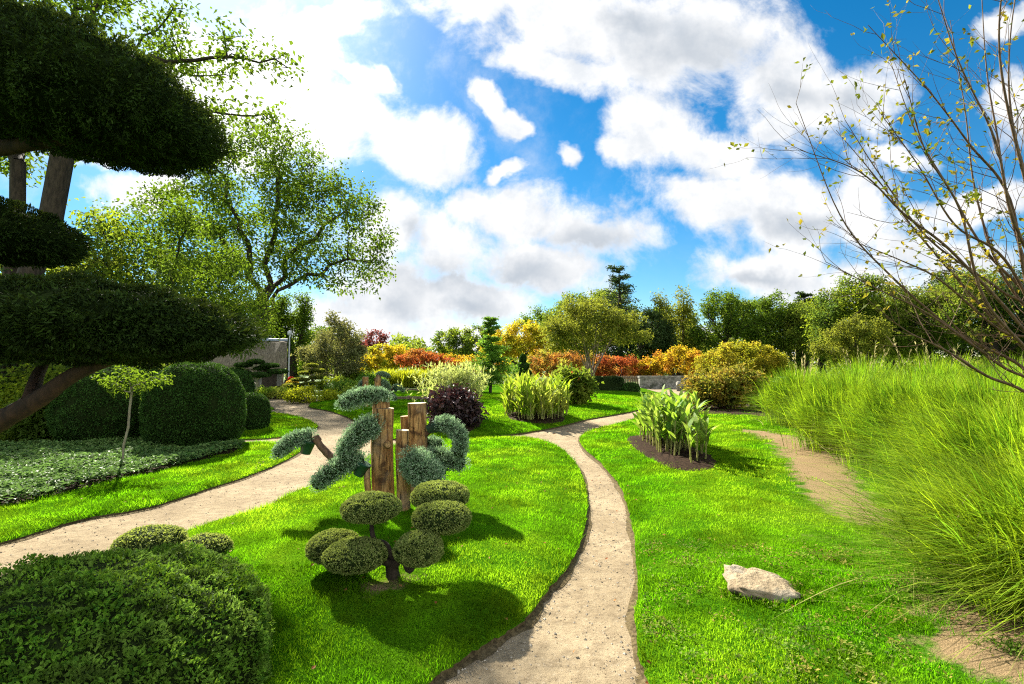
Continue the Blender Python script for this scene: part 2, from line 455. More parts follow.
# ------------------------------------------------------------------ mesh helpers
class MB:
    def __init__(s):
        s.v, s.f, s.nv = [], [], 0

    def add(s, V, Fc, mat=0, smooth=False):
        V = np.asarray(V, float).reshape(-1, 3)
        Fc = np.asarray(Fc, int)
        if len(V) == 0 or len(Fc) == 0:
            return
        s.v.append(V)
        s.f.append((Fc + s.nv, mat, smooth))
        s.nv += len(V)

    def build(s, name, mats, parent=None, attr=None):
        me = bpy.data.meshes.new(name)
        V = np.concatenate(s.v)
        lv = np.concatenate([f.ravel() for f, _, _ in s.f])
        tot = np.concatenate([np.full(len(f), f.shape[1]) for f, _, _ in s.f])
        mi = np.concatenate([np.full(len(f), m) for f, m, _ in s.f])
        sm = np.concatenate([np.full(len(f), b) for f, _, b in s.f])
        st = np.concatenate([[0], np.cumsum(tot)[:-1]])
        me.vertices.add(len(V))
        me.vertices.foreach_set('co', V.ravel())
        me.loops.add(len(lv))
        me.loops.foreach_set('vertex_index', lv.astype(np.int32))
        me.polygons.add(len(tot))
        me.polygons.foreach_set('loop_start', st.astype(np.int32))
        me.polygons.foreach_set('material_index', mi.astype(np.int32))
        me.polygons.foreach_set('use_smooth', sm.astype(bool))
        me.update(calc_edges=True)
        for m in mats if isinstance(mats, (list, tuple)) else [mats]:
            me.materials.append(m)
        if attr is not None:
            a = me.attributes.new(attr[0], 'FLOAT', 'POINT')
            a.data.foreach_set('value', np.asarray(attr[1], np.float32))
        o = bpy.data.objects.new(name, me)
        COL.objects.link(o)
        o.parent = parent
        return o


def tag(o, label, cat, group=None):
    o['label'], o['category'] = label, cat
    if group:
        o['group'] = group
    return o


def thing(name, label, cat, loc=(0, 0, 0), group=None):
    o = bpy.data.objects.new(name, None)
    COL.objects.link(o)
    o.location = loc
    o.empty_display_size = 0.2
    return tag(o, label, cat, group)


def struct(o):
    o['kind'] = 'structure'
    return o


def copy_tree(o, parent=None):
    kids = list(o.children)
    c = o.copy()
    COL.objects.link(c)
    if parent:
        c.parent = parent
    for k in kids:
        copy_tree(k, c)
    return c


def unit(a):
    return a / np.maximum(np.linalg.norm(a, axis=-1, keepdims=True), 1e-9)


def leaves(mb, p, a, L, W, mat=0, nrm=None, droop=0.0):
    """rhombic leaves: base point p, axis a"""
    k = len(p)
    if k == 0:
        return
    a = unit(a)
    r = rng.normal(size=(k, 3)) if nrm is None else nrm + 0.5 * rng.normal(size=(k, 3))
    sd_ = unit(np.cross(a, r))
    up = unit(np.cross(sd_, a))
    L = np.broadcast_to(np.asarray(L, float), (k,))[:, None]
    W = np.broadcast_to(np.asarray(W, float), (k,))[:, None]
    V = np.empty((k, 4, 3))
    V[:, 0] = p
    V[:, 1] = p + a * L * 0.45 + sd_ * W * 0.5 + up * W * 0.15
    V[:, 2] = p + a * L - np.array([0, 0, 1.0]) * L * droop
    V[:, 3] = p + a * L * 0.45 - sd_ * W * 0.5 + up * W * 0.15
    mb.add(V, np.arange(4 * k).reshape(k, 4), mat)


def frustums(mb, A, B, ra, rb, sides=6, mat=0):
    A, B = np.asarray(A, float), np.asarray(B, float)
    k = len(A)
    d = unit(B - A)
    ref = np.where(np.abs(d[:, 2:3]) > 0.9, np.array([[1.0, 0, 0]]), np.array([[0, 0, 1.0]]))
    e1 = unit(np.cross(d, ref))
    e2 = np.cross(d, e1)
    th = np.arange(sides) * 2 * math.pi / sides
    ring = e1[:, None] * np.cos(th)[None, :, None] + e2[:, None] * np.sin(th)[None, :, None]
    V = np.concatenate([A[:, None] + ring * np.asarray(ra)[:, None, None], B[:, None] + ring * np.asarray(rb)[:, None, None]], 1)
    i = np.arange(sides)
    j = (i + 1) % sides
    q = np.stack([i, j, j + sides, i + sides], 1)
    mb.add(V, (q[None] + (np.arange(k) * 2 * sides)[:, None, None]).reshape(-1, 4), mat, True)


def tube(mb, pts, rad, sides=10, mat=0, cap=False, capmat=None, wob=0.0):
    pts = np.asarray(pts, float)
    k = len(pts)
    rad = np.broadcast_to(np.asarray(rad, float), (k,))
    d = unit(np.gradient(pts, axis=0))
    ref = np.array([0.31, 0.91, 0.2])
    e1 = unit(np.cross(d, ref))
    e2 = np.cross(d, e1)
    th = np.arange(sides) * 2 * math.pi / sides
    rr = rad[:, None] * (1 + wob * (np.sin(3 * th + 1)[None] * 0.5 + rng.normal(size=(1, sides)) * 0.5 + rng.normal(size=(k, sides)) * 0.25))
    V = pts[:, None] + rr[..., None] * (e1[:, None] * np.cos(th)[None, :, None] + e2[:, None] * np.sin(th)[None, :, None])
    i = np.arange(sides)
    j = (i + 1) % sides
    q = np.concatenate([np.stack([i, j, j + sides, i + sides], 1) + r * sides for r in range(k - 1)])
    mb.add(V, q, mat, True)
    if cap:
        for row, rev in ((0, True), (k - 1, False)):
            ring = V[row]
            c = ring.mean(0)
            t = np.stack([np.full(sides, sides), i, j], 1)
            mb.add(np.vstack([ring, c]), t[:, ::-1] if rev else t, mat if capmat is None else capmat)


def smooth(pts, n=8):
    """Catmull-Rom through the points"""
    p = np.asarray(pts, float)
    p = np.vstack([2 * p[0] - p[1], p, 2 * p[-1] - p[-2]])
    out = []
    for i in range(1, len(p) - 2):
        for t in np.linspace(0, 1, n, endpoint=False):
            a, b, c, d = p[i - 1], p[i], p[i + 1], p[i + 2]
            out.append(0.5 * (2 * b + (c - a) * t + (2 * a - 5 * b + 4 * c - d) * t * t + (3 * b - a - 3 * c + d) * t ** 3))
    out.append(p[-2])
    return np.array(out)


def lumps(d, amp, freq, seed):
    r = np.random.default_rng(seed)
    s = np.zeros(len(d))
    for k in range(5):
        q = r.normal(size=3) * freq * (1 + 0.35 * k)
        s += np.sin(d @ q + r.uniform(0, 6.3)) / (1 + 0.5 * k)
    for k in range(3):
        q = r.normal(size=3) * freq * 4
        s += 0.3 * np.sin(d @ q + r.uniform(0, 6.3))
    return 1 + amp * s / 2.2


def blob(mb, c, rad, nleaf, L, W, amp=0.05, freq=3.0, seed=0, e=1.0, flat=None, depth=0.05, out=0.6, corescale=0.95, up=0.0, droop=0.0, holes=0, tuft=0.014, cull=-.75):
    """a clipped leafy body: dark twig core and leaves standing in its surface"""
    c, rad = np.asarray(c, float), np.asarray(rad, float)

    def shape(d):
        q = np.sign(d) * np.abs(d) ** e
        q = q * lumps(d, amp, freq, seed)[:, None]
        if flat is not None:
            q[:, 2] = np.where(q[:, 2] < 0, q[:, 2] * flat, q[:, 2])
        return q
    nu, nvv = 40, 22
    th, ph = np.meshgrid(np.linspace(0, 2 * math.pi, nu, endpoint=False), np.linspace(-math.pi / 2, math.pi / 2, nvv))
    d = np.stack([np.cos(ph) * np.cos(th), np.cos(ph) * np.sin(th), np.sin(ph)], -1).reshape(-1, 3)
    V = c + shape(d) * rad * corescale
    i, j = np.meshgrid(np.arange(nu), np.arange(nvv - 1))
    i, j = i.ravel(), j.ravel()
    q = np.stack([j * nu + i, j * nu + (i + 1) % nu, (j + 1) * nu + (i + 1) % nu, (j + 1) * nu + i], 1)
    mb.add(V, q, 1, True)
    # area-weighted directions
    d = unit(rng.normal(size=(int(nleaf * 2.2), 3)))
    wgt = np.linalg.norm(d / rad, axis=1)
    keep = rng.random(len(d)) < wgt / wgt.max() * 1.25
    d = d[keep][:nleaf]
    if holes:
        hn = np.zeros(len(d))
        r_ = np.random.default_rng(seed + 99)
        for kk in range(6):
            hn += np.sin((d * rad) @ (r_.normal(size=3) * holes) + r_.uniform(0, 6.3))
        kp = hn / 2.4 + rng.normal(size=len(d)) * .5 > cull
        d, hn = d[kp], hn[kp]
    nr = unit(d / rad)
    p = c + shape(d) * rad * (1 - np.abs(rng.normal(size=(len(d), 1))) * depth)
    if holes:
        p += nr * (hn * tuft)[:, None]
    a = nr * out + rng.normal(size=d.shape) * 0.55 + np.array([0, 0, up])
    leaves(mb, p - unit(a) * L * 0.4, a, L * rng.uniform(0.7, 1.35, len(d)), W * rng.uniform(0.7, 1.3, len(d)), 0, nr, droop)


def blades(mb, base, az, Hb, reach, W, segs=4, mat=0, droop=0.25, prof='blade', pw=1.8, twist=None):
    """arching strips"""
    k = len(base)
    t = np.linspace(0, 1, segs + 1)
    hx, hy = np.cos(az), np.sin(az)
    Hb, reach, W = (np.broadcast_to(np.asarray(q, float), (k,)) for q in (Hb, reach, W))
    droop = np.broadcast_to(np.asarray(droop, float), (k,))
    hor = reach[:, None] * t[None] ** pw
    z = Hb[:, None] * (t[None] - droop[:, None] * t[None] ** 3)
    C = np.stack([base[:, 0:1] + hx[:, None] * hor, base[:, 1:2] + hy[:, None] * hor, base[:, 2:3] + z], -1)
    ta = az + math.pi / 2 + (rng.normal(size=k) * 0.6 if twist is None else twist)
    sv = np.stack([np.cos(ta), np.sin(ta), rng.normal(size=k) * 0.2], -1)
    if prof == 'blade':
        wt = 0.5 * np.minimum(1, 1.25 * (1 - t ** 2) + 0.03)
    else:
        wt = 0.5 * (np.sin(math.pi * t ** 0.75) ** 0.9 + 0.04)
    off = sv[:, None] * (W[:, None] * wt[None])[..., None]
    V = np.stack([C - off, C + off], 2).reshape(-1, 3)
    r = np.arange(segs)
    q = np.stack([2 * r, 2 * r + 1, 2 * r + 3, 2 * r + 2], 1)
    mb.add(V, (q[None] + (np.arange(k) * 2 * (segs + 1))[:, None, None]).reshape(-1, 4), mat)
    return C


def rand_in_ellipsoid(k, c, r, shell=0.0):
    d = unit(rng.normal(size=(k, 3)))
    rr = rng.random((k, 1)) ** (1 / 3)
    rr = shell + (1 - shell) * rr
    return np.asarray(c) + d * rr * np.asarray(r)


# ------------------------------------------------------------------ trees
def skeleton(trunk, attr, step, di=8.0, dk=1.8, iters=90, jit=0.18, trop=0.02, limbs=()):
    pos = [np.asarray(p, float) for p in trunk]
    par = [-1] + list(range(len(trunk) - 1))
    for lm in limbs:
        j0 = len(trunk) - 1
        pts = smooth([pos[j0]] + [np.asarray(q, float) for q in lm], 3)[1:]
        for q in pts:
            q = q + rng.normal(size=3) * step * .38
            pos.append(q)
            par.append(j0)
            j0 = len(pos) - 1
    A = attr.copy()
    X = np.array(pos)
    D = np.linalg.norm(A[:, None] - X[None], axis=2)
    near, dist = D.argmin(1), D.min(1)
    for _ in range(iters):
        if len(A) == 0:
            break
        act = dist < di * step if (dist < di * step).any() else dist <= dist.min() + step
        idx = near[act]
        dv = unit(A[act] - np.array(pos)[idx])
        u_, inv = np.unique(idx, return_inverse=True)
        acc = np.zeros((len(u_), 3))
        np.add.at(acc, inv, dv)
        acc = unit(unit(acc) + rng.normal(size=acc.shape) * jit + np.array([0, 0, trop]))
        new = np.array(pos)[u_] + acc * step
        s0 = len(pos)
        pos.extend(new)
        par.extend(u_.tolist())
        D = np.linalg.norm(A[:, None] - new[None], axis=2)
        j, dm = D.argmin(1), D.min(1)
        b = dm < dist
        near = np.where(b, j + s0, near)
        dist = np.where(b, dm, dist)
        k = dist > dk * step
        A, near, dist = A[k], near[k], dist[k]
        if len(pos) > 2600:
            break
    return np.array(pos), np.array(par)


def tree(name, label, cat, base, trunk_h, crowns, leafmat, bark, trunk_r, step, nattr, L, W, per, spread, group=None, maxd=3, lean=(0, 0), trunk_steps=5,
         droop=0.25, shell=0.25, sides=6, di=8.0, limbs=(), trop=0.02, up=0.1, flatten=1.0, thin=0.60, wobble=0.03):
    """crowns: ellipsoids (x, y, z, rx, ry, rz) relative to the base; leaves sit on the last twigs"""
    root = thing(name, label, cat, base, group)
    tr = [np.array([lean[0] * t ** 1.5 + rng.normal() * wobble * trunk_h * (0 < t < 1), lean[1] * t ** 1.5 + rng.normal() * wobble * trunk_h * (0 < t < 1), trunk_h * t]) for t in np.linspace(0, 1, trunk_steps)]
    tr[0] = np.array([0, 0, -0.1])
    vol = np.array([c[3] * c[4] * c[5] for c in crowns])
    att = np.concatenate([rand_in_ellipsoid(max(8, int(nattr * v_ / vol.sum())), c[:3], c[3:], shell) for c, v_ in zip(crowns, vol)])
    att = att[att[:, 2] > 0.15]
    X, par = skeleton(tr, att, step, di=di, trop=trop, limbs=limbs)
    k = len(X)
    desc = np.ones(k)
    for i in range(k - 1, 0, -1):
        if par[i] >= 0:
            desc[par[i]] += desc[i]
    rad = trunk_r * (desc / desc.max()) ** thin
    mb = MB()
    i = np.arange(1, k)
    ok = rad[i] > 0.0
    i = i[ok]
    frustums(mb, X[par[i]], X[i] + (X[i] - X[par[i]]) * 0.04, np.minimum(rad[par[i]], rad[i] * 1.6), rad[i], sides)
    # root flare
    frustums(mb, [[0, 0, -0.1]], [[0, 0, trunk_r * 2]], [trunk_r * 1.5], [trunk_r * 1.0], 10)
    mb.build('trunk', bark, root)
    tips = np.where((desc <= maxd * 2.5) & (X[:, 2] > 0.1))[0]
    tips = tips[tips >= trunk_steps]
    area = sum(math.pi * c[4] ** .5 * c[3] ** .5 * c[5] for c in crowns) * .8
    T = rng.choice(tips, int(per * area / (.5 * L * W)))
    d = X[T] - X[par[T]]
    p = X[T] - d * rng.random((len(T), 1)) + np.clip(rng.normal(size=(len(T), 3)), -1.8, 1.8) * spread * np.array([1, 1, 0.7 * flatten])
    a = unit(d) * 0.4 + rng.normal(size=d.shape) * 0.8 + np.array([0, 0, up])
    m2 = MB()
    nz = np.tile(np.array([0, 0, 1.0]), (len(p), 1))
    leaves(m2, p, a, L * rng.uniform(0.6, 1.3, len(p)), W * rng.uniform(0.7, 1.3, len(p)), 0, nz * 0.7, droop)
    m2.build('crown', leafmat, root)
    return root


# ------------------------------------------------------------------ ground, lawns, path
def poly(pts, z=0.0, sub=6):
    g = np.array([tuple(G(*p, z))[:2] if len(p) == 2 else p[1:] for p in pts])
    p = np.vstack([g[-1:], g, g[:2]])
    out = []
    for i in range(1, len(p) - 2):
        a, b, c, d = p[i - 1], p[i], p[i + 1], p[i + 2]
        for t in np.linspace(0, 1, sub, endpoint=False):
            # centripetal-ish: damp the tangents where neighbouring spans differ
            lb = np.linalg.norm(c - b)
            m1 = (c - a) * 0.5
            m2 = (d - b) * 0.5
            m1 *= min(1, 1.2 * lb / max(np.linalg.norm(m1), 1e-6))
            m2 *= min(1, 1.2 * lb / max(np.linalg.norm(m2), 1e-6))
            h = (2 * t ** 3 - 3 * t ** 2 + 1, t ** 3 - 2 * t ** 2 + t, -2 * t ** 3 + 3 * t ** 2, t ** 3 - t ** 2)
            out.append(h[0] * b + h[1] * m1 + h[2] * c + h[3] * m2)
    return np.array(out)


def inside(pts, pg):
    x, y = pts[:, 0], pts[:, 1]
    r = np.zeros(len(pts), bool)
    j = len(pg) - 1
    for i in range(len(pg)):
        xi, yi, xj, yj = pg[i, 0], pg[i, 1], pg[j, 0], pg[j, 1]
        if yi != yj:
            r ^= ((yi > y) != (yj > y)) & (x < (xj - xi) * (y - yi) / (yj - yi) + xi)
        j = i
    return r


def edge_dist(pts, pg):
    d = np.full(len(pts), 1e9)
    for a, b in zip(pg, np.roll(pg, -1, 0)):
        ab = b - a
        t = np.clip(((pts - a) @ ab) / max(ab @ ab, 1e-9), 0, 1)
        d = np.minimum(d, np.linalg.norm(pts - (a + t[:, None] * ab), axis=1))
    return d


BARE_SPOTS = []          # (x, y, r, strength): worn turf


def bare(pts):
    s = np.zeros(len(pts))
    for i, ((x, y, r, k), nx_) in enumerate(zip(BARE_SPOTS, BARE_SPOTS[1:] + [None])):
        a = np.array([x, y])
        b = np.array(nx_[:2]) if i < 8 else a
        ab = b - a
        t = np.clip(((pts - a) @ ab) / max(ab @ ab, 1e-9), 0, 1)
        d = np.linalg.norm(pts - (a + t[:, None] * ab), axis=1) / r
        s = np.maximum(s, k * np.clip(1.15 - d, 0, 1))
    return s


def undul(x, y):
    return (0.014 * np.sin(2.1 * x + 0.7 * y) + 0.014 * np.sin(1.3 * y - 1.1 * x + 2) + 0.008 * np.sin(5.1 * x + 2.2 * np.sin(3.3 * y)) + 0.007 * np.sin(6.3 * y - 2.9 * x))


class Lawn:
    def __init__(s, pg, rise, mound, fall):
        s.pg, s.rise, s.mound, s.fall = pg, rise, mound, fall

    def z(s, pts, d=None):
        d = edge_dist(pts, s.pg) if d is None else d
        return s.rise + (s.mound + undul(pts[:, 0], pts[:, 1])) * (1 - np.exp(-d / s.fall)) - 0.025 * np.exp(-d / 0.04)


LAWNS = {}


def lawn(key, pg, rise=0.06, mound=0.1, fall=1.2, cell=0.22):
    pg = pg + rng.normal(size=pg.shape) * .007
    lw = Lawn(pg, rise, mound, fall)
    LAWNS[key] = lw
    lo, hi = pg.min(0), pg.max(0)
    nx, ny = (np.maximum(2, ((hi - lo) / cell)).astype(int))
    nx, ny = min(nx, 90), min(ny, 90)
    gx, gy = np.meshgrid(np.linspace(lo[0], hi[0], nx), np.linspace(lo[1], hi[1], ny))
    q = np.stack([gx.ravel(), gy.ravel()], 1) + rng.normal(size=(nx * ny, 2)) * cell * 0.12
    q = q[inside(q, pg)]
    d = edge_dist(q, pg)
    q = q[d > cell * 0.5]
    # an inner ring close to the edge for the rolled turf edge
    cen = np.roll(pg, -1, 0) - np.roll(pg, 1, 0)
    nrm = unit(np.stack([cen[:, 1], -cen[:, 0]], 1))
    rings = []
    for off in (0.05,):
        for sgn in (1, -1):
            r = pg + sgn * nrm * off
            ok = inside(r, pg)
            ok[ok] &= edge_dist(r[ok], pg) > off * 0.6
            rings.append(r[ok])
    q = np.concatenate([q] + rings)
    k = len(pg)
    allp = np.concatenate([pg, q])
    vs, es, fs, *_ = geometry.delaunay_2d_cdt([Vector(p) for p in allp], [(i, (i + 1) % k) for i in range(k)], [], 0, 1e-5)
    V2 = np.array([tuple(v_) for v_ in vs])
    fs = np.array([f for f in fs if len(f) == 3])
    cen = V2[fs].mean(1)
    fs = fs[inside(cen, pg)]
    a = V2[fs]
    area = np.cross(a[:, 1] - a[:, 0], a[:, 2] - a[:, 0])
    fs[area < 0] = fs[area < 0][:, ::-1]
    d = edge_dist(V2, pg)
    d[d < 1e-4] = 0
    V3 = np.column_stack([V2, lw.z(V2, d)])
    mb = MB()
    mb.add(V3, fs, 0, True)
    zt = lw.z(pg, np.zeros(k))
    wob = rng.normal(size=(k, 2)) * 0.004
    rim = np.column_stack([pg, zt])
    low = np.column_stack([pg + wob, np.full(k, -0.05)])
    i = np.arange(k)
    j = (i + 1) % k
    mb.add(np.vstack([rim, low]), np.stack([i, j, j + k, i + k], 1), 1, True)
    sgn = np.where(inside(pg + nrm * 0.01, pg), -1.0, 1.0)[:, None]
    wd = 0.035 + 0.02 * np.sin(np.arange(k) * .5)[:, None] + 0.012 * rng.random((k, 1))
    r0 = np.column_stack([pg - sgn * nrm * .01, np.full(k, .014)])
    r1 = np.column_stack([pg + sgn * nrm * wd, np.full(k, .0035)])
    mb.add(np.vstack([r0, r1]), np.stack([i, j, j + k, i + k], 1), 1, True)
    b = np.concatenate([bare(V2), np.zeros(4 * k)])
    o = struct(mb.build('lawn', [M['lawn'], M['edge']], None, ('bare', b)))
    o['label'] = key
    return lw


def gz(x, y):
    p = np.array([[x, y]])
    for lw in LAWNS.values():
        if inside(p, lw.pg)[0]:
            return float(lw.z(p)[0])
    return 0.0


# worn and bare spots
for (px, py, r, k) in [(752, 433, .7, .75), (775, 438, .9, .8), (800, 447, .9, .95), (815, 462, .7, 1), (826, 482, .6, .95), (842, 503, .6, .9), (868, 518, .5, .65), (892, 527, .45, .55), (905, 548, .4, .45),
                       (385, 592, .36, .62), (360, 600, .28, .6), (412, 584, .28, .58), (345, 594, .24, .55), (820, 540, .35, .5), (870, 580, .5, .5), (940, 600, .5, .65), (965, 625, .55, .8), (1010, 645, .6, .95), (985, 665, .5, .9), (760, 640, .25, .45), (800, 650, .2, .42)]:
    q = G(px, py, 0.08)
    BARE_SPOTS.append((q.x, q.y, r, k))

mb = MB()
mb.add([[-900, -900, -0.08], [900, -900, -0.08], [900, 900, -0.08], [-900, 900, -0.08]], [[0, 1, 2, 3]])
struct(mb.build('ground', M['meadow']))

path_pg = poly([(-260, 700), (-160, 600), (-160, 570), (0, 530), (100, 505), (236, 448), (238, 430), (262, 406), (268, 393), (306, 393), (330, 408), (400, 432), (527, 429), (600, 413),
                (640, 400), (628, 390), (645, 386), (705, 390), (705, 406), (668, 420), (640, 440), (645, 500), (660, 560), (680, 684), (720, 900), (330, 900), (300, 760), (0, 760)], 0, 3)
mb = MB()
vs, es, fs, *_ = geometry.delaunay_2d_cdt([Vector(p) for p in path_pg], [(i, (i + 1) % len(path_pg)) for i in range(len(path_pg))], [], 1, 1e-5)
V2 = np.array([tuple(q) for q in vs])
fs = np.array([f for f in fs if len(f) == 3])
mb.add(np.column_stack([V2, np.zeros(len(V2))]), fs)
struct(mb.build('gravel_path', M['path']))

L_CENTRE = poly([(-90, 640), (48, 568), (122, 550), (167, 537), (222, 519), (267, 506), (283, 497), (336, 475), (360, 462), (378, 451), (402, 444), (430, 441), (470, 438), (501, 437), (530, 438),
                 (548, 442), (565, 451), (578, 467), (586, 490), (587, 515), (579, 546), (567, 567), (553, 583), (537, 604), (520, 623), (498, 637), (476, 649), (450, 667), (420, 690),
                 (390, 730), (360, 800), (330, 1000), (0, 1000), (-160, 800)], 0.04)
lawn('central lawn island', L_CENTRE, 0.06, 0.13, 1.3, 0.2)
L_LEFT = poly([(-160, 575), (-60, 552), (0, 541), (40, 530), (85, 517), (148, 506), (204, 489), (250, 474), (280, 462), (297, 453), (301, 447), (285, 443), (255, 442), (236, 443), (236, 450), (200, 460),
               (150, 472), (100, 481), (50, 495), (0, 506), (-60, 517), (-160, 530)], 0.04)
lawn('left lawn strip', L_LEFT, 0.05, 0.04, 0.8, 0.25)
L_SMALL = poly([(318, 425), (310, 430), (290, 435), (262, 438), (230, 439), (200, 439), (150, 440), (170, 425), (215, 418), (240, 413), (270, 412), (300, 417)], 0.04)
lawn('small lawn island', L_SMALL, 0.05, 0.05, 0.8, 0.3)
L_BACK = poly([(274, 409), (262, 401), (268, 396), (279, 392), (262, 390), (215, 394), (185, 405), (190, 415), (215, 414), (240, 410)], 0.04)
lawn('far left lawn', L_BACK, 0.05, 0.05, 1, 0.5)
L_RIGHT = poly([(592, 430), (580, 437), (583, 447), (599, 461), (612, 475), (621, 488), (629, 511), (633, 530), (636, 570), (636, 613), (639, 653), (649, 684), (668, 760), (700, 900), ('w', 2.2, 1.0),
                ('w', 6, 1.0), ('w', 13, 3), ('w', 15, 12), ('w', 14, 24), (800, 401), (720, 402), (692, 403), (672, 407), (650, 413), (626, 421)], 0.04)
lawn('right lawn', L_RIGHT, 0.06, 0.07, 1.2, 0.2)
L_UPPER = poly([(382, 437), (354, 420), (330, 411), (309, 406), (330, 399), (400, 391), (450, 386), (560, 385), (630, 387), (657, 392), (671, 398), (655, 405), (628, 412), (588, 419), (560, 426),
                (527, 432), (490, 436), (458, 437.5), (420, 439)], 0.04)
lawn('upper lawn', L_UPPER, 0.06, 0.22, 1.6, 0.35)

# planting beds: oval of soil a little proud of the turf
def bed(pts, z, name='planting_bed'):
    pg = poly(pts, z, 5)
    c = pg.mean(0)
    k = len(pg)
    mb = MB()
    rings = []
    for s_, dz_ in ((1.0, -0.02), (0.93, 0.03), (0.7, 0.05), (0.35, 0.06), (0.02, 0.06)):
        q = c + (pg - c) * s_
        q = q + rng.normal(size=q.shape) * 0.02 * (s_ < 1)
        zz = np.array([gz(*p_) for p_ in q])
        rings.append(np.column_stack([q, np.where(zz > 0, zz, .03) + dz_ * .8 + rng.normal(size=k) * 0.008]))
    V = np.vstack(rings)
    i = np.arange(k)
    j = (i + 1) % k
    mb.add(V, np.concatenate([np.stack([i + r * k, j + r * k, j + (r + 1) * k, i + (r + 1) * k], 1) for r in range(4)]), 0, True)
    o = struct(mb.build(name, M['soil']))
    return pg


BED_CANNA = bed([(626, 438), (634, 435.5), (652, 436), (680, 442), (703, 451.5), (717, 461), (712, 468), (692, 470), (668, 465), (648, 455), (634, 446)], 0.13)
BED_COVER = bed([(-180, 532), (-60, 519), (0, 508), (60, 494), (110, 481), (160, 471), (238, 451), (241, 445), (200, 441), (120, 444), (0, 448), (-180, 455)], 0.06)
BED_PEONY = bed([(690, 408), (700, 413), (740, 416), (775, 418), (800, 416), (790, 406), (740, 402), (700, 402)], 0.12)
BED_LILY = bed([(508, 417), (514, 419.5), (540, 420.5), (562, 418), (564, 414.5), (540, 412), (510, 413)], 0.20)
BED_PLUME = bed([(428, 424), (440, 429), (465, 429), (482, 424), (480, 416), (455, 412), (432, 415)], 0.2)

# grass blades, thick near the camera and thinner away from it
def grass(key, ymax=26.0, k0=9000):
    lw = LAWNS[key]
    lo, hi = lw.pg.min(0), lw.pg.max(0)
    lo = np.maximum(lo, [-20, 1.0])
    hi = np.minimum(hi, [12, ymax])
    mb = MB()
    bands = [1.0, 2.5, 3.2, 4, 5, 6.5, 8.5, 11, 14, 18, 26]
    for a, b in zip(bands[:-1], bands[1:]):
        y0, y1 = max(a, lo[1]), min(b, hi[1])
        if y1 <= y0:
            continue
        x0, x1 = max(lo[0], -1.25 * b), min(hi[0], 1.25 * b)
        if x1 <= x0:
            continue
        dens_ = min(k0, k0 * (3.0 / a) ** 1.7)
        k = int((x1 - x0) * (y1 - y0) * dens_)
        q = np.column_stack([rng.uniform(x0, x1, k), rng.uniform(y0, y1, k)])
        q = q[np.abs(q[:, 0]) < 1.12 * q[:, 1] + 0.4]
        q = q[inside(q, lw.pg)]
        if len(q) == 0:
            continue
        nb = bare(q) + 0.28 * np.sin(q[:, 0] * 9.1 + 2 * np.sin(q[:, 1] * 7)) * np.sin(q[:, 1] * 8.3)
        q = q[nb + rng.normal(size=len(q)) * 0.12 < 0.5]
        d = edge_dist(q, lw.pg)
        sc = np.maximum(1, q[:, 1] / 3.0)
        tuft = 0.5 + 0.5 * np.sin(q[:, 0] * 5.3 + 1.7 * np.sin(q[:, 1] * 4.1)) * np.sin(q[:, 1] * 6.1 + q[:, 0])
        h = rng.uniform(0.012, 0.040, len(q)) * (0.75 + 0.9 * tuft) * sc ** 0.2 * (1 + 0.5 * (d < 0.05))
        if key == 'right lawn':
            wild = np.clip((q[:, 0] - 1.2) / 1.5, 0, 1) * np.clip((4.6 - q[:, 1]) / 1.2, 0, 1)
            h *= 1 + 0.9 * wild * rng.random(len(q))
        z = lw.z(q, d)
        blades(mb, np.column_stack([q, z - 0.004]), rng.uniform(0, 6.3, len(q)), h, h * rng.uniform(0.2, 0.9, len(q)), 0.0032 * sc ** 1.1, 2 if a < 4 else 1, 0, 0.2)
    o = mb.build('grass', M['blade'])
    o['kind'] = 'stuff'
    o['label'] = 'short green grass of the ' + key


for kx in ('central lawn island', 'left lawn strip', 'small lawn island', 'right lawn', 'upper lawn'):
    grass(kx)

# pebbles along the path edges and fallen leaves
def on_lawn(q):
    r = np.zeros(len(q), bool)
    for lw in LAWNS.values():
        r |= inside(q, lw.pg)
    return r


mb = MB()
k = 60000
q = np.column_stack([rng.uniform(-7, 1.5, k), 2 + 9 * rng.random(k) ** 1.6])
q = q[inside(q, path_pg)]
q = q[~on_lawn(q)]
dd = np.minimum(edge_dist(q, L_CENTRE), edge_dist(q, L_RIGHT))
q = q[rng.random(len(q)) < 0.16 + 0.84 * np.exp(-dd / 0.09)]
k = len(q)
oct_ = np.array([[1, 0, 0], [0, 1, 0], [-1, 0, 0], [0, -1, 0], [0, 0, .7], [0, 0, -.7]], float)
of = np.array([[0, 1, 4], [1, 2, 4], [2, 3, 4], [3, 0, 4]])
rr = 0.0025 + 0.009 * rng.random((k, 1, 1)) ** 2.2 * rng.uniform(0.6, 1.4, (k, 6, 3))
mb.add(np.column_stack([q, np.full(k, 0.002)])[:, None] + oct_[None] * rr, (of[None] + (np.arange(k) * 6)[:, None, None]).reshape(-1, 3))
o = mb.build('gravel', M['pebble'])
o['kind'] = 'stuff'
o['label'] = 'loose pebbles on the sandy path'

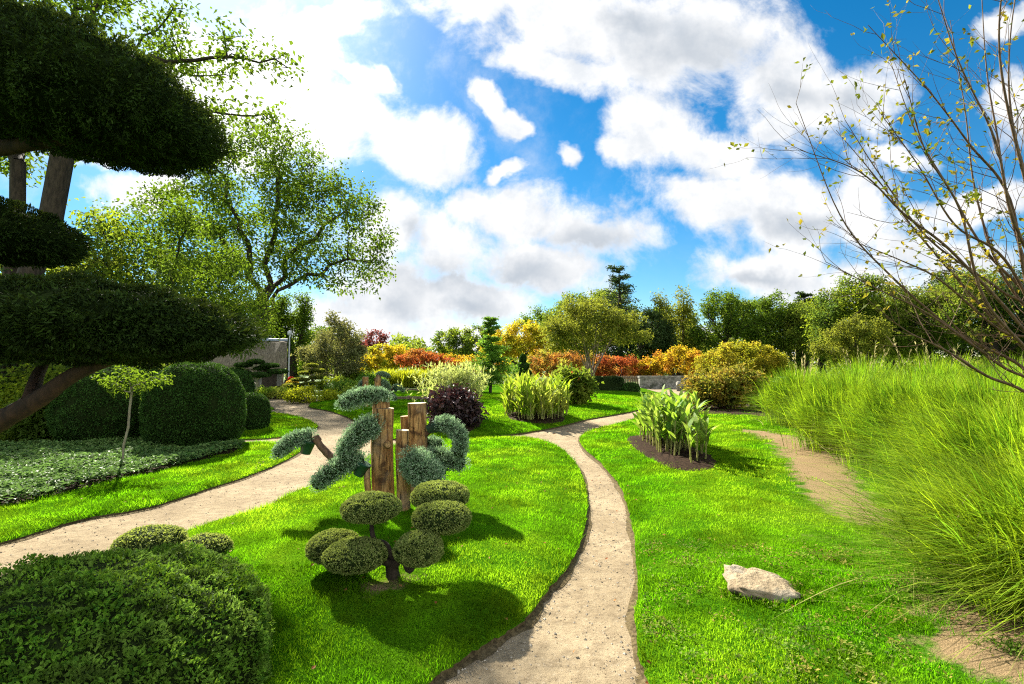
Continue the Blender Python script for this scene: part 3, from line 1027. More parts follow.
mb = MB()
cx_ = np.column_stack([rng.uniform(.75, 3.2, 170), rng.uniform(2.5, 4.6, 170)])
q = np.repeat(cx_, 26, 0) + rng.normal(size=(170 * 26, 2)) * .05
q = q[inside(q, L_RIGHT)]
q = q[edge_dist(q, L_RIGHT) > .03]
z = LAWNS['right lawn'].z(q)
leaves(mb, np.column_stack([q, z + .012 + .03 * rng.random(len(q))]), rng.normal(size=(len(q), 3)) * [1, 1, .5] + [0, 0, .2], rng.uniform(.012, .032, len(q)), rng.uniform(.008, .02, len(q)), 0, np.tile([0, 0, 1.2], (len(q), 1)))
o = mb.build('weeds', M['weed'])
o['kind'] = 'stuff'
o['label'] = 'small clover and weeds growing through the worn right lawn'

mb = MB()
q = np.column_stack([rng.uniform(-6, 3, 260), 2.6 + 11 * rng.random(260) ** 1.0])
z = np.array([gz(*p) for p in q]) + 0.025
leaves(mb, np.column_stack([q, z]), rng.normal(size=(len(q), 3)) * [1, 1, 0.15], 0.034 * np.maximum(1, q[:, 1] / 8), 0.022 * np.maximum(1, q[:, 1] / 8), 0, np.tile([0, 0, 1.5], (len(q), 1)))
o = mb.build('leaf_litter', M['deadleaf'])
o['kind'] = 'stuff'
o['label'] = 'brown and orange leaves fallen on lawn and path'


# ------------------------------------------------------------------ thatched hut
hut = thing('garden_hut', 'low stone hut with weathered thatched roof at the end of the wide path', 'hut', (-17.3, 36, 0))
hut.rotation_euler = (0, 0, R(25))
mb = MB()
hx0, hx1 = -4.5, 1.02


def boxv(mb, x0, x1, y0, y1, z0, z1, mat=0):
    V = [[x0, y0, z0], [x1, y0, z0], [x1, y1, z0], [x0, y1, z0], [x0, y0, z1], [x1, y0, z1], [x1, y1, z1], [x0, y1, z1]]
    mb.add(V, [[0, 3, 2, 1], [4, 5, 6, 7], [0, 1, 5, 4], [1, 2, 6, 5], [2, 3, 7, 6], [3, 0, 4, 7]], mat)


boxv(mb, hx0 + .3, hx1 - .25, 0.4, 3.6, 0, 1.7)
mb.build('wall', M['wallstone'], hut)
mb = MB()
prof = [(-0.45, 1.5), (-0.42, 1.72), (0.4, 2.6), (1.5, 3.45), (2.0, 3.62), (2.5, 3.45), (4.4, 1.72), (4.45, 1.5), (2.0, 3.2)]
prof = np.array(prof)
xs = np.linspace(hx0, hx1, 15)
V = np.array([[x, p[0] + rng.normal() * 0.02, p[1] + 0.04 * math.sin(x * 2.1) + rng.normal() * 0.02] for x in xs for p in prof])
k = len(prof)
mb.add(V, [[r * k + i, (r + 1) * k + i, (r + 1) * k + (i + 1) % k, r * k + (i + 1) % k] for r in range(14) for i in range(k)], 0, False)
for r in (0, 14):
    mb.add(V[r * k:(r + 1) * k], [[8, i, i + 1] for i in range(7)])
rf = mb.build('roof', M['thatch'], hut)
mb = MB()
tube(mb, [[hx0 + .05, 2.0, 3.66], [hx1 + .03, 2.0, 3.66]], 0.13, 8, 0, True)
mb.build('ridge_cap', M['slate'], rf)
for x in (-1.2, 0.75):
    mb = MB()
    tube(mb, [[x, -0.2, 0], [x, -0.2, 1.55]], 0.07, 8)
    mb.build('post', M['wood'], hut)
mb = MB()
boxv(mb, -0.6, 0.35, 0.34, 0.42, 0.0, 1.4)
mb.build('door', M['darkwood'], hut)
for i, (x, z) in enumerate(((-0.2, 0.16), (0.45, 0.2), (0.1, 0.5))):
    pass

lamp = thing('lamp_post', 'slim grey lamp post rising beside the thatched roof', 'lamp post', tuple(P(289, 366, 35.4).xy) + (0,))
mb = MB()
tube(mb, [[0, 0, -.05], [0, 0, 3.9]], [0.06, 0.04], 8)
mb.build('pole', M['grey_paint'], lamp)
mb = MB()
tube(mb, [[0, 0, 3.85], [0, 0, 3.95], [0, 0, 4.15], [0, 0, 4.22]], [0.05, 0.16, 0.13, 0.02], 10, 0, True)
mb.build('lamp_head', M['grey_paint'], lamp)


def rock(name, label, loc, size, mat, seed, group=None, cat='stone'):
    r = np.random.default_rng(seed)
    bm = bmesh.new()
    bmesh.ops.create_icosphere(bm, subdivisions=4, radius=1)
    V = np.array([v_.co[:] for v_ in bm.verts])
    q = np.sign(V) * np.abs(V) ** 0.6
    for kk in range(6):
        nd = unit(r.normal(size=3))
        cut = r.uniform(0.60, 0.95)
        h = V @ nd
        q = q - nd * (np.maximum(q @ nd - cut, 0)[:, None]) * 0.9
    q *= (lumps(V, 0.20, 2.6, seed) * lumps(V, 0.05, 9, seed + 1))[:, None]
    for v_, c in zip(bm.verts, q * np.array(size)):
        v_.co = c
    me = bpy.data.meshes.new(name)
    bm.to_mesh(me)
    bm.free()
    for p in me.polygons:
        p.use_smooth = True
    me.materials.append(mat)
    o = bpy.data.objects.new(name, me)
    COL.objects.link(o)
    o.location = loc
    return tag(o, label, cat, group) if label else o


# ------------------------------------------------------------------ far stone wall and railing
a, b = P(640, 388, 37.5), P(712, 388, 37.5)
wl = thing('stone_wall', 'low grey stone wall at the far end of the right path', 'wall', (a.x, 37.5, 0))
mb = MB()
boxv(mb, 0, b.x - a.x, 0, 0.45, -0.05, 0.82)
mb.build('wall_body', M['wallstone'], wl)
mb = MB()
boxv(mb, -0.05, b.x - a.x + .05, -0.06, 0.51, 0.823, 0.95)
mb.build('coping', M['wallstone'], wl)
mb = MB()
boxv(mb, -0.02, b.x - a.x, -0.35, -0.005, -0.05, 0.13)
mb.build('plinth', M['wallstone'], wl)
a, b = P(608, 388, 38.5), P(640, 388, 38.5)
fn = thing('timber_fence', 'grey timber picket fence running on from the stone wall', 'fence', (a.x, 38.5, 0))
mb = MB()
for z in (0.25, 0.75):
    boxv(mb, 0, b.x - a.x, 0.02, 0.07, z, z + 0.1)
mb.build('rail', M['wood'], fn)
mb = MB()
for x in np.arange(0, b.x - a.x, 0.13):
    boxv(mb, x, x + 0.09, -0.025, 0.015, 0, 0.95 + rng.normal() * 0.01)
mb.build('picket', M['wood'], fn)
rock('wall_boulder', 'rounded grey boulder at the right foot of the far wall', P(682, 391, 34) * 1, (.45, .4, .4), M['wallstone'], 5).location.z = 0.2

# timber rails framing the raised lawn at the back
for (x0, x1, py, lab) in ((392, 432, 390.5, 'long weathered timber edging rail along the raised back lawn'), (390, 440, 399, 'lower weathered timber edging rail in front of the raised back lawn')):
    g0, g1 = G(x0, py, 0.3), G(x1, py, 0.3)
    rl = thing('timber_rail', lab, 'garden edging', (g0.x, g0.y, 0.2), 'timber edging rails on the back lawn')
    mb = MB()
    boxv(mb, 0, g1.x - g0.x, 0, 0.1, 0.10, 0.2)
    mb.build('rail', M['wood'], rl)
    for t in np.linspace(0.08, 0.92, 4):
        mb = MB()
        boxv(mb, t * (g1.x - g0.x) - .05, t * (g1.x - g0.x) + .05, 0.1, 0.2, -0.25, 0.24)
        mb.build('post', M['wood'], rl)


# ------------------------------------------------------------------ clipped domes, hedges
def clipped(name, label, cat, c, rad, leafmat, nleaf, L, W, group=None, **kw):
    c = np.asarray(c, float)
    loc = (c[0], c[1], 0)
    mb = MB()
    blob(mb, c - np.array(loc), rad, nleaf, L, W, **kw)
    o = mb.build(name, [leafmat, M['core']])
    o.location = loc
    return tag(o, label, cat, group)


def at(px, y, z):
    d = ray(px, 366)
    return (d.x / d.y * y, y, z)


clipped('clipped_hedge', 'big rounded leafy hedge in the lower left corner of the photo', 'hedge', (-1.94, 2.25, 0.25), (0.775, 0.80, 0.55), M['hedge'], 120000, 0.021, 0.011, amp=0.05, freq=3.2, seed=3, e=0.86, depth=0.05, out=0.6, holes=22, tuft=0.008, cull=-1.6)
clipped('box_ball', 'low box ball behind the corner hedge, nearer the gravel path edge', 'shrub', at(157, 4.35, 0.17), (0.27, 0.25, 0.15), M['ball'], 5000, 0.02, 0.012, 'box balls behind the corner hedge', amp=0.03, seed=5, flat=1.0, e=.85)
clipped('box_ball', 'small box ball peeking out right of the big corner hedge', 'shrub', at(210, 4.3, 0.12), (0.21, 0.20, 0.15), M['ball'], 4200, 0.02, 0.012, 'box balls behind the corner hedge', amp=0.03, seed=6, e=.85)

c0 = at(197, 10.6, 0.75)
clipped('yew_dome', 'tall clipped yew dome with a smooth right side, next to the round bush', 'topiary', c0, (0.90, 0.95, 1.04), M['yewdome'], 42000, 0.042, 0.018, 'clipped yew domes on the left', amp=0.02, freq=3, seed=8, e=0.84, depth=0.03, flat=0.95, holes=9, tuft=.008, cull=-1.5)
c0 = at(118, 11.2, 0.75)
clipped('yew_dome', 'wide dark clipped dome behind the thin young tree', 'topiary', c0, (1.16, 1.0, 1.0), M['yewdome'], 42000, 0.045, 0.020, 'clipped yew domes on the left', amp=0.035, freq=3, seed=9, e=0.88, depth=0.04, flat=0.95, holes=9, tuft=.012, cull=-1.3)
c0 = at(233, 16.5, 0.8)
clipped('yew_dome', 'smaller clipped dome half hidden behind the tall yew dome', 'topiary', c0, (0.62, 0.62, 0.80), M['yewdome'], 11000, 0.06, 0.026, 'clipped yew domes on the left', amp=0.02, seed=10, e=0.8)
clipped('yew_dome', 'round clipped bush on the small lawn island', 'topiary', at(251, 13.0, 0.45), (0.46, 0.46, 0.57), M['yewdome'], 12000, 0.045, 0.020, 'clipped yew domes on the left', amp=0.03, seed=11, e=0.78)
clipped('hedge_block', 'dark clipped block hedge before the far fence', 'hedge', at(604, 30, 0.56), (1.15, 0.55, 0.52), M['tree_dark'], 9000, 0.10, 0.05, amp=0.01, seed=12, e=0.45)
clipped('box_dome', 'small clipped dome just right of the dark block hedge', 'topiary', at(630, 29.6, 0.3), (0.56, 0.5, 0.42), M['yewdome'], 4000, 0.08, 0.04, amp=0.02, seed=13, e=0.85)

# ------------------------------------------------------------------ big cloud-pruned yew on the left
yw = thing('cloud_pruned_yew', 'huge dark cloud pruned yew with wide flat foliage pads hanging in from the left edge', 'tree', (-6.5, 5.3, 0))


def rel(o, p):
    return np.asarray(p, float) - np.array(o.location)


mb = MB()
tk = smooth([[0, 0, -.1], [0.05, .05, 0.7], [-.1, .1, 1.8], [0.15, 0.2, 3.0], [0.3, .2, 4.2], [.8, 0, 4.6]], 5)
tube(mb, tk, np.linspace(0.33, 0.12, len(tk)), 12, wob=0.08)
mb.build('trunk', M['yewbark'], yw)


def limb(pts, r0, r1, root, mat='yewbark', n=6, sides=9):
    mb = MB()
    q = smooth([rel(root, p) for p in pts], n)
    tube(mb, q, np.linspace(r0, r1, len(q)), sides, wob=0.08)
    return mb.build('limb', M[mat], root)


limb([(-6.5, 5.3, .75), P(-40, 440, 5.0), P(0, 421, 4.9), P(40, 398, 4.85), P(75, 374, 4.9), P(112, 360, 4.95), P(150, 350, 5.0)], 0.13, 0.04, yw)
limb([P(75, 374, 4.9), P(110, 345, 5.1), P(170, 338, 5.2), P(215, 335, 5.2)], 0.06, 0.025, yw)
limb([P(30, 402, 4.85), P(40, 370, 5.2), P(60, 345, 5.4)], 0.07, 0.03, yw)
limb([(-6.35, 5.5, 3.0), P(-60, 255, 5.3), P(0, 246, 5.3), P(30, 240, 5.3)], 0.10, 0.03, yw)
limb([(-6.2, 5.5, 4.2), P(-20, 150, 5.2), P(60, 140, 5.1), P(150, 125, 5.1)], 0.12, 0.03, yw)


def pad(root, c, rad, nl, seed, mat, L=0.042, W=0.015, amp=0.06, flat=0.75, e=0.9, tilt=0.0, freq=2.5):
    mb = MB()
    blob(mb, (0, 0, 0), rad, nl, L, W, amp=amp, freq=freq, seed=seed, flat=flat, e=e, depth=0.08, out=0.6, holes=13, tuft=.024, corescale=.92)
    # loose shoots round the rim and underneath
    k = nl // 5
    d = unit(rng.normal(size=(k, 3)) * [1, 1, 0.45] - [0, 0, .2])
    q = d * np.asarray(rad) * lumps(d, amp, freq, seed)[:, None] * (rng.uniform(0.85, 1.07, (k, 1)) + .10 * (rng.random((k, 1)) < .12) * rng.random((k, 1))) * np.array([1, 1, flat])
    leaves(mb, q, d + rng.normal(size=d.shape) * 0.6, L * 1.5, W * 1.1)
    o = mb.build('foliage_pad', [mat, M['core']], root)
    o.location = rel(root, c)
    o.rotation_euler = (0, tilt, 0)
    return o


pad(yw, P(95, 324, 5.0), (1.48, 0.95, 0.40), 90000, 21, M['yew'], flat=0.85, amp=0.07, tilt=R(3))
pad(yw, P(34, 88, 5.1), (1.86, 1.15, 0.60), 99000, 22, M['yew'], flat=0.9, amp=0.05, tilt=R(13), e=0.85)
pad(yw, P(-2, 236, 5.4), (0.66, 0.7, 0.30), 24000, 23, M['yew'], flat=0.9)
pad(yw, P(-70, 330, 5.4), (1.0, 0.9, 0.40), 24000, 24, M['yew'], flat=0.9)

# ------------------------------------------------------------------ ball topiary on the centre lawn
bz = gz(*G(394, 577, .15).xy)
b0 = G(394, 577, bz)
ct = thing('cloud_topiary', 'small cloud topiary of six olive green boxwood cushions on twisted stems', 'topiary', (b0.x, b0.y, bz))
yb = b0.y
BALLS = [(371, 508, yb + .05, 29, 14.5), (440, 496, yb + .38, 29, 14.5), (442, 517.5, yb + .10, 29.5, 15.5), (334, 547, yb + .12, 25.5, 15.5), (355, 555.5, yb - .12, 31, 15), (419, 549, yb - .12, 24.5, 17)]
mb = MB()
c_ = np.array([0, 0, 0.0])
V0 = smooth([[0, 0, -.06], [-.02, .01, 0.06], [0.0, 0.0, .14]], 4)
tube(mb, V0, [0.075, 0.06, 0.055, .05, .05, .05, .05, .045, .045], 9, wob=.12)
for (px, py, y, rx, rz) in BALLS:
    q = rel(ct, P(px, py + rz * 0.4, y))
    mid1 = q * [0.35, 0.4, 0.30] + [0, 0, .09]
    mid2 = q * [0.8, 0.85, 0.62] + rng.normal(size=3) * [.03, .03, .01]
    qq = smooth([[0, 0, .08], mid1, mid2, q], 5)
    tube(mb, qq, np.linspace(0.030, 0.014, len(qq)), 7, wob=.12)
mb.build('stem', M['bark'], ct)
for i, (px, py, y, rx, rz) in enumerate(BALLS):
    c = P(px, py, y)
    s_ = y / F
    mb = MB()
    blob(mb, (0, 0, 0), (rx * s_ * .98, rx * s_ * .94, rz * s_ * .96), 13000, 0.0135, 0.0085, amp=0.03, freq=2.6, seed=30 + i, e=0.92, flat=0.88, depth=0.03, out=.9, holes=60, tuft=.0012)
    o = mb.build('foliage_ball', [M['ball'], M['core']], ct)
    o.location = rel(ct, c)

# ------------------------------------------------------------------ planted log sculpture
lg0 = G(397, 505, .17)
lg0.z = gz(lg0.x, lg0.y)
SC = thing('log_sculpture', 'stripped log posts carrying curved arms of silvery plants on the central lawn', 'sculpture', tuple(lg0), 'planted log sculptures')
Y0 = lg0.y


def log(px0, px1, ptop, y, zbot=-0.08, lean=0.0):
    top = rel(SC, P((px0 + px1) / 2, ptop, y))
    r = (px1 - px0) / 2 * y / F * .93
    k = 9
    pts = [[top[0] - lean * (1 - t) + 0.012 * math.sin(5 * t + px0), top[1], zbot + (top[2] - zbot) * t] for t in np.linspace(0, 1, k)]
    mb = MB()
    tube(mb, pts, r * (1.06 - 0.07 * np.linspace(0, 1, k)), 22, 0, True, 1, wob=0.05)
    return mb.build('log', [M['log'], M['logend']], SC)


log(372, 395, 408, Y0 + .12)
log(408, 428, 403, Y0 + .42)
log(396.5, 410.5, 430, Y0 - .10)
log(401, 410, 416, Y0 + .5)
log(365, 371.5, 466, Y0 - .06)
kn = MB()
tube(kn, [rel(SC, P(387, 444, Y0 + .04)), rel(SC, P(388, 445, Y0 - .05))], [.05, .03], 9, 0, True)
kn.build('knot', [M['log']], SC)
stump = MB()
tube(stump, [rel(SC, P(381, 407.5, Y0 + .12)), rel(SC, P(381, 402, Y0 + .12)), rel(SC, P(381, 398, Y0 + .12))], [.1, .095, .085], 12, 0, True, 1, wob=.03)
stump.build('stump', [M['log'], M['logend']], SC)


def arm(pts, rads, n=4200, potat=None, potdir=None, taper=0.7):
    q = smooth([rel(SC, P(*p)) for p in pts], 6)
    k = len(q)
    rr = np.interp(np.linspace(0, 1, k), np.linspace(0, 1, len(rads)), rads)
    mb = MB()
    tube(mb, q, rr * 0.72, 9, 1)
    for e_, s_ in ((0, 1), (-1, -1)):
        pass
    t = rng.random(n) * (k - 1)
    i = np.minimum(t.astype(int), k - 2)
    f = (t - i)[:, None]
    c = q[i] * (1 - f) + q[i + 1] * f
    r_ = np.interp(t, np.arange(k), rr)
    d = unit(np.gradient(q, axis=0))[i]
    o_ = rng.normal(size=(n, 3))
    o_ = unit(o_ - 0.75 * d * (o_ * d).sum(1, keepdims=True) * (np.abs(t - (k - 1) / 2) < (k - 1) / 2 - 0.6)[:, None])
    p = c + o_ * (r_ * (rng.uniform(0.66, 1.0, n) + 0.12 * np.sin(t * 2.1 + 3 * o_[:, 0]) + 0.16 * np.sin(t * 4.3 + 2) * np.sin(5 * o_[:, 1] + t) + 0.22 * rng.random(n) * (rng.random(n) < .25)))[:, None]
    leaves(mb, p, o_ * .8 + rng.normal(size=p.shape) * .6 + [0, 0, .3], 0.024 * rng.uniform(.6, 1.5, n), 0.010 * rng.uniform(.7, 1.3, n))
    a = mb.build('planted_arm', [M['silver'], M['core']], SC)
    if potat is not None:
        c = rel(SC, P(*potat))
        d = unit(np.asarray(potdir, float))
        pm = MB()
        tube(pm, [c - d * .075, c - d * .07, c + d * .055, c + d * .056, c + d * .075], [.052, .055, .078, .086, .086], 16, 0, True)
        pt = pm.build('pot', M['pot'], a)
    return a


px2 = Y0 / F
arm([(388, 397, Y0 + .1), (374, 395, Y0 + .06), (356, 398, Y0 + .02), (341, 405, Y0 - .02)], [.06, .085, .10, .095, .07], 5200)
arm([(377, 423, Y0 - .02), (364, 430, Y0 - .08), (351, 442, Y0 - .12), (341, 456, Y0 - .14)], [.10, .13, .125, .105, .07], 6500)
arm([(364, 459, Y0 - .05), (348, 463, Y0 - .1), (330, 473, Y0 - .14), (315, 486, Y0 - .15)], [.07, .10, .105, .10, .075], 5600, (361, 469, Y0 - .08), (0.5, 0, 1))
arm([(312, 437, Y0 + .05), (300, 438, Y0), (286, 445, Y0 - .05), (276, 455, Y0 - .08)], [.075, .085, .085, .075, .05], 4600, (307, 447, Y0 + .03), (.25, 0, 1))
arm([(408, 457, Y0 - .22), (418, 466, Y0 - .25), (428, 476, Y0 - .27), (437, 484, Y0 - .27)], [.11, .17, .165, .15, .10], 9000)
arm([(438, 424, Y0 + .3), (448, 424, Y0 + .24), (457, 432, Y0 + .18), (461, 443, Y0 + .14), (458, 456, Y0 + .1)], [.075, .09, .09, .085, .08], 5600, (434, 427, Y0 + .32), (.9, -.2, .35))
arm([(428, 455, Y0 + .3), (440, 457, Y0 + .24), (452, 461, Y0 + .2), (464, 464, Y0 + .18)], [.08, .10, .11, .09, .075], 4600, (441, 468, Y0 + .2), (-.1, 0, 1))
arm([(424, 446, Y0 + .55), (431, 443, Y0 + .5), (440, 446, Y0 + .46)], [.06, .08, .07], 2000)
mb = MB()
q = smooth([rel(SC, P(*p)) for p in ((366, 468, Y0 + .02), (350, 466, Y0 - .02), (336, 461, Y0 - .03), (326, 452, Y0), (319, 444, Y0 + .02), (315, 437, Y0 + .04))], 5)
tube(mb, q, np.linspace(.05, .032, len(q)) + 0.012 * (np.linspace(0, 1, len(q)) > .85), 9, 0, True, 1, wob=.12)
mb.build('curved_branch', [M['barkred'], M['logend']], SC)
for (p0, p1) in (((388, 430, Y0 + .1), (372, 426, Y0 - .04)), ((420, 440, Y0 + .42), (434, 428, Y0 + .32)), ((420, 466, Y0 + .4), (438, 466, Y0 + .22)), ((402, 470, Y0 - .08), (410, 462, Y0 - .18))):
    mb = MB()
    tube(mb, [rel(SC, P(*p0)), rel(SC, P(*p1))], [.03, .025], 7)
    mb.build('support_branch', M['barkred'], SC)

s2 = copy_tree(SC)
g2 = G(376, 404, .25)
s2.location = (g2.x, g2.y, gz(g2.x, g2.y) - .02)
s2.rotation_euler = (0, 0, R(150))
s2.scale = (1.0, 1.0, 1.0)
s2['label'] = 'distant planted log sculpture with silvery arms near the back path'

# ------------------------------------------------------------------ stone on the right lawn
g = G(774, 595, .1)
st = rock('field_stone', 'pale flat rough stone lying in the grass of the right lawn', (g.x, g.y + .06, gz(g.x, g.y) + .015), (0.28, 0.18, 0.075), M['stone'], 47)
st.rotation_euler = (R(14), R(5), R(-16))

mb = MB()
az = rng.uniform(0, 6.28, 700)
q = np.column_stack([g.x + np.cos(az) * .27 * rng.uniform(.85, 1.25, 700), g.y + .06 + np.sin(az) * .19 * rng.uniform(.85, 1.3, 700)])
blades(mb, np.column_stack([q, LAWNS['right lawn'].z(q) - .005]), az + rng.normal(size=700), rng.uniform(.03, .085, 700), rng.uniform(.01, .05, 700), .005, 2, 0, .2)
o = mb.build('grass', M['blade'])
o['kind'] = 'stuff'
o['label'] = 'longer uncut grass round the foot of the stone'

# ------------------------------------------------------------------ canna bed on the right lawn
def leafy_clump(name, label, cat, pg, n, mats, hr, lf, Lr, Wr, base_z, group=None, centre=None, lean=0.35, stalk=0.006, flowers=None, seg=5, t0=.2):
    """upright broad-leaved plants standing in the bed polygon pg"""
    lo, hi = pg.min(0), pg.max(0)
    q = rng.uniform(lo, hi, (n * 6, 2))
    q = q[inside(q, pg)]
    q = q[edge_dist(q, pg) > 0.12][:n]
    c = q.mean(0)
    root = thing(name, label, cat, (c[0], c[1], base_z), group)
    q = q - c
    mb, ms = MB(), MB()
    for x, y in q:
        h = rng.uniform(*hr)
        az0 = rng.uniform(0, 6.28)
        lx, ly = rng.normal(size=2) * 0.06
        tube(ms, [[x, y, -.03], [x + lx * .5, y + ly * .5, h * .35], [x + lx, y + ly, h * .72]], [stalk * 1.3, stalk, stalk * .6], 5)
        k = rng.integers(*lf)
        t = np.linspace(t0, .72, k)
        az = az0 + np.arange(k) * 2.4 + rng.normal(size=k) * .4
        L = rng.uniform(*Lr, k)
        base = np.column_stack([x + lx * t, y + ly * t, h * t])
        blades(mb, base, az, L * rng.uniform(.75, 1.0, k) * (1 - lean * .3), L * rng.uniform(.15, .8, k) * lean * 1.6, rng.uniform(*Wr, k), seg, 0, 0.22, 'leaf', 1.5, None)
    mb.build('foliage', mats[0], root)
    ms.build('stalks' if False else 'stem', mats[1], root)
    if flowers is not None:
        mf = MB()
        k = int(flowers[1])
        p = np.column_stack([q[rng.integers(0, len(q), k)] + rng.normal(size=(k, 2)) * .1, rng.uniform(*flowers[2], k)])
        p = np.repeat(p, 6, 0) + rng.normal(size=(k * 6, 3)) * 0.04
        leaves(mf, p, rng.normal(size=p.shape), flowers[3], flowers[3] * .7)
        mf.build('flower', M[flowers[0]], root)
    return root


CANNA_STRIP = poly([(633, 436), (655, 434), (682, 440), (704, 450), (714, 460), (702, 466), (674, 460), (652, 452)], .15, 4)
leafy_clump('canna_clump', 'light green broad leaved canna plants in the dark soil bed', 'plant', CANNA_STRIP, 95, (M['canna'], M['cannastalk']), (.6, 1.15), (5, 9), (.34, .6), (.06, .11), .17, stalk=.011, lean=.62)
LILY = poly([(500, 416), (530, 421), (562, 419), (572, 414), (540, 409), (507, 411)], .2, 4)
leafy_clump('ginger_lily_clump', 'dense upright yellow green leafy clump on the upper lawn', 'plant', LILY, 190, (M['ginger'], M['cannastalk']), (.65, 1.3), (6, 10), (.4, .7), (.06, .10), .25, lean=.5, stalk=.010, seg=4, t0=.04)


def bushy(name, label, cat, loc, ell, n, leafmat, L, W, stems=10, seed=0, group=None, barkm='bark', up=.3, shell=.5, clumps=40, spread=.12, flowers=None, droop=.2):
    """a leafy shrub: stems from the ground to foliage clumps spread through ellipsoids"""
    root = thing(name, label, cat, loc, group)
    ms, mb = MB(), MB()
    vol = np.array([e[3] * e[4] * e[5] for e in ell])
    C = np.concatenate([rand_in_ellipsoid(max(3, int(clumps * v_ / vol.sum())), e[:3], e[3:], shell) for e, v_ in zip(ell, vol)])
    C = C[C[:, 2] > .05]
    sz = np.mean([e[3] for e in ell])
    for c in C[:stems * 3]:
        b0_ = c * [0.15, 0.15, 0] + rng.normal(size=3) * [.04, .04, 0] * sz
        b0_[2] = -.05
        tube(ms, smooth([b0_, c * [.5, .5, .5] + rng.normal(size=3) * .03 * sz, c], 3), np.linspace(.022 * sz, .006 * sz, 7), 5)
    i = rng.integers(0, len(C), n)
    p = C[i] + rng.normal(size=(n, 3)) * spread
    p = p[p[:, 2] > 0.02]
    a = unit(p * [1, 1, .4]) * .4 + rng.normal(size=p.shape) * .7 + [0, 0, up]
    leaves(mb, p, a, L * rng.uniform(.6, 1.3, len(p)), W * rng.uniform(.7, 1.3, len(p)), 0, np.tile([0, 0, .8], (len(p), 1)), droop)
    mb.build('foliage', leafmat, root)
    ms.build('stem', M[barkm], root)
    if flowers:
        fm, k, fs = flowers
        top = C[np.argsort(C[:, 2] - .3 * C[:, 1])[-max(3, int(len(C) * .5)):]]
        p = top[rng.integers(0, len(top), k)] + rng.normal(size=(k, 3)) * spread
        for c in p:
            mf = MB()
            q = c + rng.normal(size=(9, 3)) * fs * .3
            leaves(mf, np.tile(c, (9, 1)), rng.normal(size=q.shape) + [0, 0, .3], fs, fs * .7)
            mf.build('flower', M[fm], root)
    return root


# dark dahlia-like clump with the pale plumed plant behind it
q = G(452, 424, .22)
bushy('dark_leaved_perennial', 'black red leafy perennial in front of the pale plumed shrub', 'plant', (q.x, q.y, .2), [(-.05, 0, .42, .72, .5, .38), (.25, -.1, .3, .45, .4, .3)], 3600, M['darkred'], .14, .085, 10, clumps=70, spread=.10, flowers=('flower_white', 7, .05))
q = G(455, 418, .22)
pl = thing('plumed_shrub', 'pale green shrub with cream feathery tips behind the black red perennial', 'shrub', (q.x, q.y, .2))
mb, ms = MB(), MB()
k = 420
bx = np.column_stack([rng.normal(size=k) * .27, rng.normal(size=k) * .22, np.zeros(k)])
C = blades(ms, bx, np.arctan2(bx[:, 1], bx[:, 0]) + rng.normal(size=k) * .4, rng.uniform(1.0, 1.75, k), np.hypot(bx[:, 0], bx[:, 1]) * .8, .015, 5, 0, .08)
for t0, t1 in ((2, 3), (3, 4), (4, 5)):
    for rep in range(4):
        f = rng.random((k, 1))
        p = C[:, t0] * (1 - f) + C[:, t1] * f
        leaves(mb, p, rng.normal(size=p.shape) * .6 + [0, 0, .7], .15, .035)
mb.build('foliage', M['plume'], pl)
ms.build('stem', M['cannastalk'], pl)

q = G(577, 404, .2)
bushy('canna_shrub', 'dark green bush with orange flowers left of the block hedge', 'shrub', (q.x, q.y, .2), [(0, 0, .65, .75, .6, .5), (-.3, 0, .9, .4, .4, .35)], 3400, M['tree_mid'], .2, .10, 10, clumps=60, spread=.14, flowers=('flower_orange', 26, .11))
q = G(728, 408, .15)
bushy('bronze_peony_shrub', 'wide bronze and yellow leafed shrub beyond the canna bed', 'shrub', (q.x, q.y, .12), [(-.75, 0, .75, .7, .7, .6), (.2, 0, .85, .9, .8, .65), (.9, .1, .7, .6, .6, .6)], 8500, M['peony'], .17, .085, 26, clumps=170, spread=.13, barkm='barkred')
q = G(716, 415, .15)

# ------------------------------------------------------------------ ground cover bed, young tree
lo, hi = BED_COVER.min(0), BED_COVER.max(0)
mb = MB()
q = rng.uniform(lo, hi, (60000, 2))
q = q[inside(q, BED_COVER)]
q = q[rng.random(len(q)) < np.clip(edge_dist(q, BED_COVER) / .12, 0.25, 1)]
cl = np.sin(q[:, 0] * 4.1 + np.sin(q[:, 1] * 5)) * np.sin(q[:, 1] * 4.7)
p = np.column_stack([q, .09 + (0.10 + .05 * cl) * rng.random(len(q)) ** .6])
a = rng.normal(size=p.shape) * [1, 1, .3] + [0, 0, .25]
leaves(mb, p, a, rng.uniform(.05, .10, len(p)), rng.uniform(.03, .06, len(p)), 0, np.tile([0, 0, 1.4], (len(p), 1)), .2)
o = mb.build('ground_cover', M['variegated'])
o['kind'] = 'stuff'
o['label'] = 'low variegated leafy ground cover between the left lawn and the domes'

g = G(123, 464, .08)
tree('young_tree', 'thin young tree with a bare pale stem in the ground cover bed', 'tree', (g.x, g.y, .08), 1.18, [(0.05, 0, 1.42, .45, .45, .28), (.42, 0, 1.36, .36, .3, .10), (-.2, 0, 1.4, .35, .3, .13)],
     M['tree_green'], M['barklight'], .018, .09, 150, .075, .038, 1.9, .085, maxd=3, lean=(.10, 0), droop=.2, sides=6, di=12, wobble=0.008)

